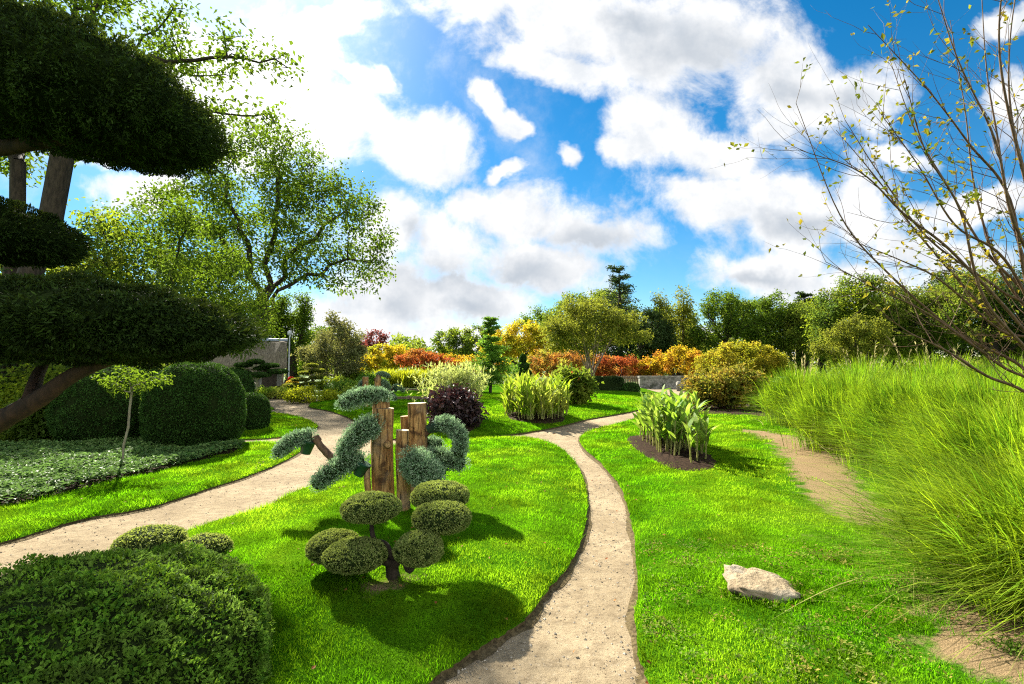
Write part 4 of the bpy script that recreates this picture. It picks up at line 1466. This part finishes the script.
# ------------------------------------------------------------------ tall ornamental grasses on the right
def big_grass(label, x, y, h, n, reach, w_, heads=60, name='ornamental_grass', seed=0, mat='mis', group='tall ornamental grasses along the right lawn', spread=.34):
    z0 = gz(x, y)
    root = thing(name, label, 'grass', (x, y, z0), group)
    mb = MB()
    rr = np.abs(rng.normal(size=n)) * spread
    az = rng.uniform(0, 2 * math.pi, n)
    base = np.column_stack([rr * np.cos(az), rr * np.sin(az), np.zeros(n) - .03])
    out = rng.random(n) ** .75
    hh = 1.17 * h * (1.0 - .62 * out ** 2.2) * rng.uniform(.7, 1.03, n)
    re = reach * (0.12 + .95 * out) * rng.uniform(.7, 1.2, n)
    blades(mb, base, az + rng.normal(size=n) * .45, hh * (1 + .25 * out), re, w_ * rng.uniform(.6, 1.3, n), 6, 0, .20 + .28 * out, 'blade', 1.7)
    kd = int(n * .07) if mat == 'mis' else 0
    if kd:
        od = rng.random(kd) ** .5
        blades(mb, base[:kd], rng.uniform(0, 6.28, kd), h * (1.05 - .75 * od) * rng.uniform(.5, 1.0, kd), reach * (.2 + .9 * od), w_ * rng.uniform(.5, 1.0, kd), 6, 1, .25 + .35 * od, 'blade', 1.5)
    mb.build('foliage', [M[mat], M['straw']], root)
    if heads:
        mh = MB()
        rr = np.abs(rng.normal(size=heads)) * spread
        az = rng.uniform(0, 2 * math.pi, heads)
        base = np.column_stack([rr * np.cos(az), rr * np.sin(az), np.zeros(heads)])
        C = blades(mh, base, az, h * rng.uniform(.95, 1.16, heads), reach * rng.uniform(.05, .45, heads), w_ * .5, 6, 0, .05)
        for s_ in (4, 5):
            for rep in range(7):
                f = rng.random((heads, 1))
                p = C[:, s_] * (1 - f) + C[:, s_ + 1] * f
                leaves(mh, p, unit(C[:, s_ + 1] - C[:, s_]) + rng.normal(size=p.shape) * .22, .055 + y * .003, .006 + y * .0008)
        mh.build('seed_heads' if False else 'seed_head', M['straw'], root)
    return root


for (px, y, h, n_, re, lab) in [
    (800, 13.6, 1.80, 3000, 1.15, 'farthest tall grass clump, touching the bronze shrub'),
    (862, 13.2, 2.05, 2800, 1.15, 'tall grass clump standing second from the bronze shrub'),
    (850, 9.4, 1.70, 4600, 1.15, 'dense tall grass clump beside the bare soil strip, with a dark shaded heart'),
    (935, 11.6, 2.1, 3000, 1.2, 'tall grass clump at the back below the dark trees'),
    (915, 7.6, 1.75, 5200, 1.2, 'tall grass clump halfway along the row, behind the nearer arching grass'),
    (1010, 9.3, 2.0, 3200, 1.15, 'tall grass clump at the back below the bare shrub branches'),
    (990, 6.2, 1.75, 5600, 1.25, 'bright tall grass clump under the bare shrub branches'),
    (1090, 5.8, 1.75, 4600, 1.3, 'tall grass clump hiding the foot of the bare shrub'),
    (1030, 4.6, 1.50, 6000, 1.30, 'nearest arching grass clump, its long blades hanging over the worn lawn'),
    (1075, 3.35, 1.15, 6000, 1.35, 'lowest arching grass clump in the lower right corner, bare soil at its foot'),
    (1180, 3.5, 1.35, 4200, 1.30, 'arching grass clump cut by the right frame edge')]:
    x = ray(px, 366).x / ray(px, 366).y * y
    big_grass(lab, x, y, h, int(n_ * 1.45), re, .0062 + .0006 * y, heads=10 if y > 11 else 0)

# ------------------------------------------------------------------ bare multi-stemmed shrub reaching in from the right
SB = thing('bare_shrub', 'nearly leafless shrub with long whippy branches fanning in from the right edge', 'shrub', (6.1, 5.0, 0))
mt, ml = MB(), MB()
STEMS = [((1040, 385), (960, 335), (890, 275), (840, 215), (796, 103), 5.0), ((1050, 370), (960, 260), (905, 215), (860, 172), (800, 150), 4.6), ((1040, 330), (1000, 290), (930, 240), (880, 175), (845, 120), 5.4),
         ((1040, 330), (1010, 200), (970, 145), (928, 90), (868, 25), 4.8), ((1050, 300), (1012, 215), (995, 140), (958, 60), (932, -20), 4.5), ((1050, 330), (1012, 220), (997, 135), (986, 64), (980, -40), 5.2),
         ((1060, 320), (1035, 210), (1012, 120), (1010, 40), (1025, -60), 4.6), ((1060, 340), (985, 250), (950, 190), (915, 130), (890, 60), 5.6), ((1060, 390), (985, 310), (915, 230), (878, 180), (836, 130), 5.7),
         ((1050, 400), (1000, 365), (930, 315), (880, 290), (826, 262), 4.7), ((1050, 380), (985, 300), (960, 210), (925, 150), (905, 80), 4.3), ((1060, 360), (1000, 330), (940, 280), (900, 260), (850, 240), 5.2),
         ((1070, 300), (1050, 200), (1035, 120), (1040, 30), (1060, -60), 5.0), ((1050, 350), (1000, 270), (975, 190), (965, 110), (950, 20), 5.5), ((1045, 410), (985, 375), (945, 350), (905, 330), (868, 300), 4.4),
         ((1060, 300), (1020, 160), (1000, 60), (1003, -20), (1015, -90), 4.3), ((1055, 355), (1005, 260), (955, 225), (918, 165), (878, 110), 5.0)]
tipsP, tipsD = [], []


def twig(p, d, L, r, depth):
    k = 5
    pts = [p]
    dd = d
    for _ in range(k):
        dd = unit((dd + rng.normal(size=3) * .10 + np.array([-.01, 0, .05]))[None])[0]
        pts.append(pts[-1] + dd * L / k)
    tube(mt, pts, np.linspace(r, r * .35, k + 1), 4)
    for j in range(1, k + 1):
        tipsP.append(pts[j])
        tipsD.append(dd)
        if depth > 0 and rng.random() < .42:
            twig(pts[j], unit((dd + rng.normal(size=3) * .55)[None])[0], L * rng.uniform(.35, .65), r * .5, depth - 1)


for st_ in STEMS:
    y = st_[5]
    ctl = [np.array([6.1 + rng.normal() * .12, 5.0 + rng.normal() * .12, -.05])] + [np.array(P(*p, y + (5.0 - y) * .6 * (1 - i / 4))) for i, p in enumerate(st_[:5])]
    q = smooth([rel(SB, c) for c in ctl], 7)
    tube(mt, q, np.linspace(.019, .0028, len(q)), 7)
    for j in range(9, len(q)):
        dd = unit((q[j] - q[j - 1])[None])[0]
        if rng.random() < .55:
            twig(q[j], unit((dd + rng.normal(size=3) * .42)[None])[0], rng.uniform(.25, .75), .005 * (1.1 - .6 * j / len(q)), 1)
        tipsP.append(q[j])
        tipsD.append(dd)
mt.build('stem', M['barkred'], SB)
tp, td = np.array(tipsP), np.array(tipsD)
sel = rng.integers(0, len(tp), 3400)
dens_ = 0.5 + 0.5 * np.sin(tp[sel, 2] * 2.2 + tp[sel, 0] * 3)
sel = sel[rng.random(len(sel)) < dens_ * np.clip((tp[sel, 2] - 1.6) / 1.2, .12, 1)]
p = tp[sel] + rng.normal(size=(len(sel), 3)) * .012
leaves(ml, p, td[sel] * .3 + rng.normal(size=p.shape) * .7, .062 * rng.uniform(.6, 1.25, len(p)), .032 * rng.uniform(.7, 1.3, len(p)), droop=.15)
ml.build('foliage', M['sparse'], SB)

# ------------------------------------------------------------------ trees on the left
b = at(250, 38, 0)
tree('plane_tree', 'large airy broadleaf tree with dark forking limbs behind the foliage pads', 'tree', b, 5.6,
     [(.4, 0, 14.8, 6.4, 5, 6.0), (5.6, 0, 12.2, 5.2, 4, 4.6), (-4.6, 0, 12.0, 4.6, 4, 4.6), (8.6, 0, 9.0, 2.4, 2.2, 2.4)], M['tree_green'], M['bark'], .55, .62, 1300, .27, .17, 3.0, .55, maxd=5, lean=(.9, 0), di=6, shell=.3, droop=.3, thin=.66,
     limbs=[[(1.1, .3, 9.5), (1.5, .2, 13), (2.0, 0, 17)], [(0.2, -.6, 9.5), (-1.0, -1, 13), (-1.8, -1, 16)], [(2.0, .5, 9), (4.2, .8, 12), (6.8, 1, 14.2)], [(2.4, -.4, 7.2), (5.5, -.6, 9.0), (9.0, -.5, 9.8)], [(-.3, .5, 8.6), (-2.4, .8, 11), (-5.2, 1, 12.6)]])
b = at(42, 12.5, 0)
tree('overhanging_tree', 'tall twin trunked tree behind the upper yew pad, branches overhanging the sky at top left', 'tree', b, 7.2,
     [(1.5, -.5, 9.6, 3.0, 2.4, 1.7), (4.6, -.5, 9.0, 2.3, 1.6, 1.1), (5.6, -.4, 7.9, 1.2, .9, .6), (0, .5, 11, 3, 2.5, 2), (-2, 0, 9, 2.4, 2, 2)], M['tree_green'], M['bark'], .25, .38, 520, .13, .085, 1.25, .28, maxd=4, lean=(.3, 0), di=9, shell=.2, droop=.35)
b = at(14, 12.9, 0)
tree('slim_trunk_tree', 'slim dark trunked tree at the left edge beside the overhanging tree', 'tree', b, 7.0,
     [(-1.2, .8, 9.0, 2.2, 2.0, 2.0), (-2.5, .8, 8.0, 2, 1.6, 1.5)], M['tree_green'], M['bark'], .17, .4, 200, .13, .08, 2.0, .27, maxd=4, lean=(-.15, 0), di=9, droop=.35)
for (px, y, h, wdt, lf, lab, nm) in [
    (150, 18.5, 8.6, 3.0, 'tree_green', 'loose green tree glowing in backlight between the pads and the big airy tree', 'backlit_tree'),
    (85, 16.0, 7.2, 2.6, 'tree_yellow', 'yellow green tree seen just right of the twin trunks', 'backlit_tree'),
    (205, 24.0, 8.0, 3.0, 'tree_green', 'leafy green tree behind the big airy tree on its left side', 'backlit_tree'),
    (25, 15.0, 6.0, 2.8, 'tree_mid', 'shaded green tree at the left edge below the slim trunk', 'backlit_tree')]:
    tree(nm, lab, 'tree', at(px, y, 0), 1.6, [(0, 0, h * .62, wdt, wdt * .8, h * .36), (-wdt * .5, 0, h * .42, wdt * .7, wdt * .6, h * .22), (wdt * .6, .2, h * .45, wdt * .7, wdt * .6, h * .22)],
         M[lf], M['bark'], .13, .42, 300, .15, .095, 2.2, .33, group='backlit trees behind the yew pads', di=10, shell=.2, droop=.35, maxd=4)

# dark evergreen mass and shrubs under the pads
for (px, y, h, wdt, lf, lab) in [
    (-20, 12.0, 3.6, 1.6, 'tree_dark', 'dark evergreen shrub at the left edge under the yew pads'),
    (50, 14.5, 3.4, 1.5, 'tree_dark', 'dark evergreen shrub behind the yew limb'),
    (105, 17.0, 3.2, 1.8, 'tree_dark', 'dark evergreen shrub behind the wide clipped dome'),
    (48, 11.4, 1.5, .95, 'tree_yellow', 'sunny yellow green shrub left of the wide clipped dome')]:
    b = at(px, y, 0)
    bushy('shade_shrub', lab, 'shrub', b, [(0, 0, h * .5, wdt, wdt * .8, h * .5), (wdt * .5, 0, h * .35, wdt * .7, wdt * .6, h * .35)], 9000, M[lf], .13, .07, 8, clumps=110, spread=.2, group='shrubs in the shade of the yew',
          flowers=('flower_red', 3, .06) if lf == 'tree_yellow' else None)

# ------------------------------------------------------------------ niwaki pines by the hut
def niwaki(name, label, base, pads, trunk_h, mat='tree_mid', group=None):
    root = thing(name, label, 'topiary', base, group)
    mb = MB()
    tube(mb, smooth([[0, 0, -.05], [.06, 0, trunk_h * .4], [-.04, 0, trunk_h * .7], [0, 0, trunk_h]], 4), np.linspace(.11, .05, 13), 8, wob=.1)
    for (x, y, z, rx, rz) in pads:
        tube(mb, smooth([[0, 0, min(trunk_h, z) * .65], [x * .5, y * .5, z * .85], [x, y, z - rz * .3]], 3), np.linspace(.05, .025, 7), 5)
    mb.build('trunk', M['barklight'], root)
    for i, (x, y, z, rx, rz) in enumerate(pads):
        m = MB()
        blob(m, (0, 0, 0), (rx, rx * .85, rz), 1300, .085, .04, amp=.05, seed=60 + i, flat=.7, out=.8)
        o = m.build('foliage_pad', [mat, M['core']], root)
        o.location = (x, y, z)
    return root


b = at(257, 31, 0)
niwaki('layered_pine', 'cloud pruned pine with flat pads in front of the thatched roof', b,
       [(-.1, 0, 1.95, .55, .17), (.75, .1, 1.72, .6, .16), (-.85, 0, 1.75, .55, .17), (1.3, 0, 1.35, .62, .17), (.35, -.3, 1.15, .65, .18), (-.7, -.2, 1.25, .55, .16), (-1.4, .2, 1.45, .5, .15), (-1.2, 0, .9, .45, .14), (.2, .2, 1.55, .5, .15)], 1.5, M['yewdome'], 'layered pines near the hut')
b = at(312, 33, 0)
niwaki('layered_pine', 'pyramid shaped layered pine right of the path end', b,
       [(0, 0, 1.75, .4, .12), (.35, 0, 1.4, .55, .12), (-.4, 0, 1.25, .5, .12), (.55, -.2, .95, .65, .13), (-.65, -.2, .8, .6, .13), (.2, -.4, .55, .7, .13), (-1.0, -.5, .45, .7, .14), (-1.5, -.7, .28, .7, .13)], 1.6, M['tree_olive'], 'layered pines near the hut')

g = G(292, 391.5, 0)
pt = thing('potted_chrysanthemum', 'yellow chrysanthemum in a clay pot where the wide path ends', 'potted plant', (g.x, g.y, 0))
mb = MB()
tube(mb, [[0, 0, 0], [0, 0, .04], [0, 0, .32], [0, 0, .36]], [.18, .2, .27, .29], 14, 0, True)
mb.build('pot', M['clay'], pt)
mb = MB()
blob(mb, (0, 0, .5), (.42, .4, .28), 1800, .06, .04, seed=70)
mb.build('flower', [M['flower_yellow'], M['core']], pt)
for (px, py, y, fm, lab, r) in ((291, 380, 34.5, 'flower_red', 'bright red flowering plant beside the hut wall', .2), (324, 384, 34.0, 'flower_white', 'white flowering plant beside the layered pine', .22)):
    c = P(px, py, y)
    o = bushy('flowering_plant', lab, 'plant', (c.x, c.y, 0), [(0, 0, c.z * .5, .3, .25, c.z * .45)], 700, M['tree_dark'], .1, .05, 4, clumps=14, spread=.08)
    mf = MB()
    blob(mf, (0, 0, c.z), (r, r, r * 1.15), 900, .07, .05, seed=71)
    mf.build('flower', [M[fm], M[fm]], o)

# low hedges and shrubs round the back garden
for (px, py, rx, rz, lf, lab) in [
    (312, 401, 26, .30, 'yellowgrass', 'low yellow green box hedge at the bend of the wide path'),
    (346, 396, 24, .42, 'hedge', 'rounded green shrub behind the low hedge at the path bend'),
    (336, 391, 18, .45, 'tree_yellow', 'small bright shrub in front of the grey green tree'),
    (368, 399, 22, .45, 'ginger', 'yellow green perennial beside the distant log sculpture'),
    (271, 397, 18, .22, 'ginger', 'low flower edging under the cloud pruned pine')]:
    g = G(px, py, .1)
    bushy('low_shrub', lab, 'shrub', (g.x, g.y, .02), [(0, 0, rz, rx * g.y / F, .7, rz)], 2600, M[lf], .13, .07, 5, clumps=60, spread=.1, group='low shrubs round the back garden')
for (px, y, r, h, lf, lab) in [(357, 37, 1.2, 1.0, 'tree_yellow', 'weeping yellow green mound left of the bright grass clumps'), (372, 36, .9, .75, 'larch', 'dark green mound behind the distant log sculpture')]:
    b = at(px, y, 0)
    bushy('mound_shrub', lab, 'shrub', b, [(0, 0, h * .6, r, r * .8, h * .75)], 2800, M[lf], .2, .09, 5, clumps=60, spread=.16, group='mound shrubs in the back garden', droop=.5, up=0)

for (px, lab) in ((386, 'leftmost bright yellow green grass clump before the scarlet maple'), (406, 'middle bright yellow green grass clump before the scarlet maple'), (427, 'rightmost bright yellow green grass clump before the scarlet maple')):
    b = at(px, 42, 0.1)
    big_grass(lab, b[0], b[1], 1.75, 1500, 1.3, .05, heads=0, name='bright_grass', mat='yellowgrass', group='bright grass clumps at the back', spread=.5)

# topiary spire
b = at(523, 33, 0.1)
sp = thing('topiary_spire', 'dark clipped spire of stacked tiers right of the fresh green tree', 'topiary', b)
mb = MB()
tube(mb, [[0, 0, -.1], [0, 0, 2.0]], [.06, .03], 6)
mb.build('trunk', M['bark'], sp)
for i, (z, r, hz) in enumerate(((.45, 1.0, .42), (1.1, .62, .32), (1.6, .42, .26), (2.05, .22, .35))):
    m = MB()
    blob(m, (0, 0, z), (r, r, hz), 2000, .09, .045, amp=.02, seed=80 + i)
    m.build('foliage_tier', [M['yewdome'], M['core']], sp)

# ------------------------------------------------------------------ middle and far trees
FAR = [
    # name, label, px, depth, trunk_h, [(dx px, centre py, rx px, rz px)], leaf, bark, trunk_r, nattr, per
    ('vase_shaped_tree', 'vase shaped tree with many pale upright stems behind the block hedge', 590, 31, .55, [(0, 326, 46, 24), (-28, 336, 26, 18), (34, 330, 26, 20), (0, 310, 26, 13)], 'tree_olive', 'wood', .10, 420, 19),
    ('willow_tree', 'grey green willow like tree right of the thatched hut', 336, 37, 1.2, [(0, 345, 26, 26), (-10, 358, 26, 18), (14, 360, 22, 18), (4, 325, 12, 16)], 'greygreen', 'barklight', .16, 360, 20),
    ('hut_shade_tree', 'tall green tree standing behind the thatched hut', 292, 47, 3, [(0, 322, 24, 30), (-22, 330, 24, 24), (12, 345, 14, 22)], 'tree_green', 'bark', .5, 320, 24),
    ('hut_shade_tree', 'dark leafy tree filling the gap left of the thatched hut', 238, 44, 2, [(0, 330, 40, 34), (-40, 340, 34, 30)], 'tree_mid', 'bark', .4, 320, 24),
    ('copper_tree', 'copper purple tree against the clouds above the yellow maple', 376, 72, 3, [(0, 341, 13, 11), (-8, 346, 9, 9)], 'wine', 'bark', .3, 160, 16),
    ('copper_tree', 'small wine red tree just right of the grey green willow', 357, 62, 3, [(0, 346, 9, 11)], 'wine', 'bark', .25, 110, 16),
    ('yellow_maple', 'yellow green maple behind the scarlet maple on the left', 386, 54, 1, [(0, 358, 24, 14), (14, 354, 18, 9), (-16, 366, 16, 10)], 'gold', 'bark', .25, 300, 24),
    ('scarlet_maple', 'wide scarlet maple behind the bright grass clumps', 424, 49, .8, [(-6, 359, 24, 10), (16, 364, 22, 9), (30, 370, 16, 7)], 'red', 'bark', .22, 320, 24),
    ('pale_far_tree', 'pale green far tree left of the golden tree', 452, 80, 3, [(0, 345, 22, 18), (14, 340, 14, 14)], 'tree_yellow', 'bark', .3, 260, 20),
    ('pale_far_tree', 'green far tree directly behind the fresh green conifer', 482, 78, 3, [(0, 345, 22, 20)], 'tree_yellow', 'bark', .3, 220, 20),
    ('golden_tree', 'golden yellow autumn tree left of the vase shaped tree', 521, 56, 1.5, [(0, 341, 36, 20), (-22, 348, 22, 14), (24, 346, 22, 16)], 'gold', 'bark', .3, 420, 26),
    ('orange_maple', 'orange maple below the golden tree, left part', 478, 50, .8, [(0, 366, 34, 11), (-30, 362, 16, 11)], 'maple_mix', 'bark', .2, 280, 24),
    ('orange_maple', 'pink and orange maple below the vase shaped tree', 556, 46, .8, [(0, 365, 32, 15), (26, 361, 20, 12)], 'orange', 'bark', .2, 320, 20),
    ('scarlet_maple', 'deep red maple right of the pale vase stems', 622, 47, .8, [(0, 368, 28, 13), (-26, 365, 18, 13), (22, 372, 18, 9)], 'red', 'bark', .2, 320, 22),
    ('yellow_maple', 'yellow orange maple above the far stone wall', 678, 46, 1, [(0, 362, 34, 14), (24, 368, 26, 11), (-24, 368, 18, 10)], 'maple_mix', 'bark', .22, 420, 24),
    ('yellow_maple', 'large turning maple behind the bronze shrub', 738, 40, 1, [(0, 360, 36, 20), (-28, 366, 22, 14), (26, 364, 26, 16)], 'maple_olive', 'bark', .25, 460, 24),
    ('dark_far_tree', 'dark green rounded tree left of the tall cedar', 573, 70, 3, [(0, 320, 28, 26), (-22, 335, 20, 22)], 'tree_mid', 'bark', .5, 320, 24),
    ('dark_far_tree', 'dark tree in the hollow between the vase shaped tree and the poplars', 645, 62, 2, [(0, 338, 30, 30), (-20, 345, 24, 26)], 'tree_dark', 'bark', .5, 340, 24),
    ('poplar_tree', 'slender upright tree, left one of the pair against blue sky', 662, 64, 4, [(0, 322, 10, 34), (-3, 345, 16, 24)], 'tree_olive', 'bark', .28, 240, 18),
    ('poplar_tree', 'slender upright tree, right and taller one of the pair', 683, 64, 4, [(0, 316, 11, 34), (4, 345, 16, 24)], 'tree_olive', 'bark', .28, 260, 18),
    ('far_oak', 'spreading oak with visible dark limbs above the yellow maple', 728, 60, 3, [(-6, 306, 24, 16), (12, 322, 24, 18), (-18, 334, 22, 18)], 'tree_green', 'bark', .45, 360, 20),
    ('far_oak', 'oak just right of the spreading oak', 768, 61, 3, [(0, 314, 22, 20), (-6, 336, 26, 22)], 'tree_green', 'bark', .45, 340, 22),
    ('far_oak', 'darker oak in front of the pointed fir', 800, 58, 3, [(0, 324, 22, 24), (0, 342, 28, 20)], 'tree_mid', 'bark', .45, 340, 24),
    ('grove_tree', 'bright round topped tree left of the bare shrub branches', 850, 41, 2.2, [(0, 306, 30, 30), (-20, 325, 24, 26), (22, 318, 26, 28)], 'tree_yellow', 'bark', .35, 440, 24),
    ('grove_tree', 'olive bushy tree in front of the bright round topped tree', 862, 34, .8, [(0, 338, 28, 24), (-26, 345, 20, 18)], 'tree_olive', 'bark', .25, 320, 24),
    ('grove_tree', 'dark tree behind the bare shrub branches, left of the frame edge pair', 925, 38, 2, [(0, 318, 34, 36), (-24, 335, 28, 26)], 'tree_mid', 'bark', .4, 400, 24),
    ('grove_tree', 'tall dark tree behind the bare shrub at the right edge', 990, 34, 2, [(0, 305, 40, 44), (30, 320, 36, 40)], 'tree_mid', 'bark', .4, 440, 24),
    ('grove_tree', 'dark evergreen tree cut by the right edge', 1045, 32, 2, [(0, 300, 36, 50)], 'tree_dark', 'bark', .4, 320, 24),
    ('backing_tree', 'dark rounded tree filling the gap behind the pair of poplars', 672, 74, 3, [(0, 325, 26, 24), (0, 342, 34, 18)], 'tree_mid', 'bark', .4, 260, 24),
    ('backing_tree', 'dark tree filling the gap between the spreading oak and its neighbour', 748, 75, 3, [(0, 318, 30, 22), (0, 340, 38, 20)], 'tree_mid', 'bark', .4, 280, 26),
    ('backing_tree', 'dark tree in the gap between the fir and the bright round topped tree', 822, 66, 3, [(0, 318, 28, 24), (0, 340, 34, 20)], 'tree_mid', 'bark', .4, 260, 26),
    ('backing_tree', 'shaded tree behind the olive bushy tree, seen through the bare branches', 890, 52, 2, [(0, 312, 34, 30), (0, 338, 40, 20)], 'tree_mid', 'bark', .4, 280, 26),
    ('backing_tree', 'shaded tree behind the bare branches between the two tallest dark trees', 960, 48, 2, [(0, 305, 36, 36), (0, 338, 44, 22)], 'tree_dark', 'bark', .4, 280, 26),
    ('backing_tree', 'deep green tree behind the cedar, rising over the scarlet maple', 606, 80, 3, [(0, 312, 34, 26), (0, 338, 44, 20)], 'tree_mid', 'bark', .4, 280, 26),
    ('far_tree', 'rounded green tree on the skyline between the larch and the golden tree', 540, 84, 3, [(0, 325, 22, 18)], 'tree_green', 'bark', .4, 220, 22),
    ('far_tree', 'far green tree closing the skyline behind the willow', 325, 75, 3, [(0, 345, 30, 20)], 'tree_green', 'bark', .4, 240, 22),
]
for (nm, lab, px, y, th, cr, lf, bk, tr_, na, per) in FAR:
    s_ = y / F
    crowns = []
    for (dxp, py, rxp, rzp) in cr:
        c = P(px + dxp, py, y)
        x0 = ray(px, 366).x / ray(px, 366).y * y
        crowns.append((c.x - x0, rng.normal() * .2 * rxp * s_, c.z, rxp * s_ * 1.02, rxp * s_ * .85, rzp * s_ * 1.02))
    hgt = max(c[2] + c[5] for c in crowns)
    tree(nm, lab, 'tree', at(px, y, 0), th, crowns, M[lf], M[bk], tr_, max(.22, hgt * .045), na, .0046 * y, .0029 * y, per / 3.6, max(.22, hgt * .045) * 1.0, group=None, di=10, maxd=4, shell=.3, droop=.3, sides=5)

vt = bpy.data.objects['vase_shaped_tree']
for j in range(11):
    az = j * 2.4
    r_ = .5 + .5 * rng.random()
    mb = MB()
    q = smooth([[.12 * math.cos(az), .12 * math.sin(az), -.05], [.3 * r_ * math.cos(az), .3 * r_ * math.sin(az), 1.2], [1.3 * r_ * math.cos(az), 1.2 * r_ * math.sin(az), 2.8], [2.3 * r_ * math.cos(az), 1.9 * r_ * math.sin(az), 4.2]], 4)
    tube(mb, q, np.linspace(.05, .012, len(q)), 6)
    mb.build('stem', M['wood'], vt)

# cedar on the skyline: flat tiers of foliage on a straight trunk
def conifer(name, label, px, y, top_py, width, tiers, mat, z0=.32, r0=.5, ls=1.0):
    b = at(px, y, 0)
    root = thing(name, label, 'tree', b)
    H = P(px, top_py, y).z
    mb, ml = MB(), MB()
    tube(mb, [[0, 0, -.1], [.1, 0, H * .5], [0, 0, H * .97]], [r0, r0 * .6, r0 * .12], 8)
    for i in range(tiers):
        t = i / (tiers - 1)
        z = H * (z0 + (.98 - z0) * t)
        w_ = width * (1 - .72 * t) * rng.uniform(.6, 1.15)
        for j in range(6):
            az = rng.uniform(0, 6.28)
            L = w_ * rng.uniform(.35, 1)
            z = H * (z0 + (.98 - z0) * min(1, max(0, t + rng.normal() * .45 / tiers)))
            e_ = np.array([math.cos(az) * L, math.sin(az) * L, rng.uniform(-.05, .12) * L + r0 * .4])
            tube(mb, [[0, 0, z], e_ * .5 + [0, 0, z], e_ + [0, 0, z]], [r0 * .18, r0 * .12, r0 * .04], 5)
            k = int((150 * L / width + 40) * ls)
            f = rng.random((k, 1)) ** .6
            p = np.array([0, 0, z]) + e_ * f + rng.normal(size=(k, 3)) * [.17 * L, .17 * L, .10 * L]
            leaves(ml, p, rng.normal(size=p.shape) * [1, 1, .3] + e_ / max(L, .1) * .5, .0042 * y, .0022 * y)
    mb.build('trunk', M['bark'], root)
    ml.build('crown', mat, root)
    return root


conifer('cedar_tree', 'tall dark cedar with flat open tiers on the skyline', 620, 68, 267, 6.6, 12, M['tree_dark'])
conifer('fir_tree', 'pointed dark fir on the skyline behind the darker oak', 806, 70, 292, 4.5, 13, M['tree_dark'])

conifer('larch_tree', 'small fresh green conifer alone on the upper lawn', 490, 27, 318, 1.75, 15, M['larch'], z0=.16, r0=.10, ls=2.0)

# distant belt of wood that closes the horizon
mb = MB()
k = 60000
th = rng.uniform(-1.0, 1.0, k)
dist = rng.uniform(95, 125, k)
hh = (5.2 + 1.6 * np.sin(th * 23) + 1.2 * np.sin(th * 57 + 1) + .8 * np.sin(th * 131))
p = np.column_stack([np.sin(th) * dist, np.cos(th) * dist, hh * rng.random(k) ** .7])
leaves(mb, p, rng.normal(size=p.shape), .7, .45)
o = mb.build('distant_woods', M['tree_mid'])
o['kind'] = 'stuff'
o['label'] = 'distant belt of mixed woods closing the horizon'
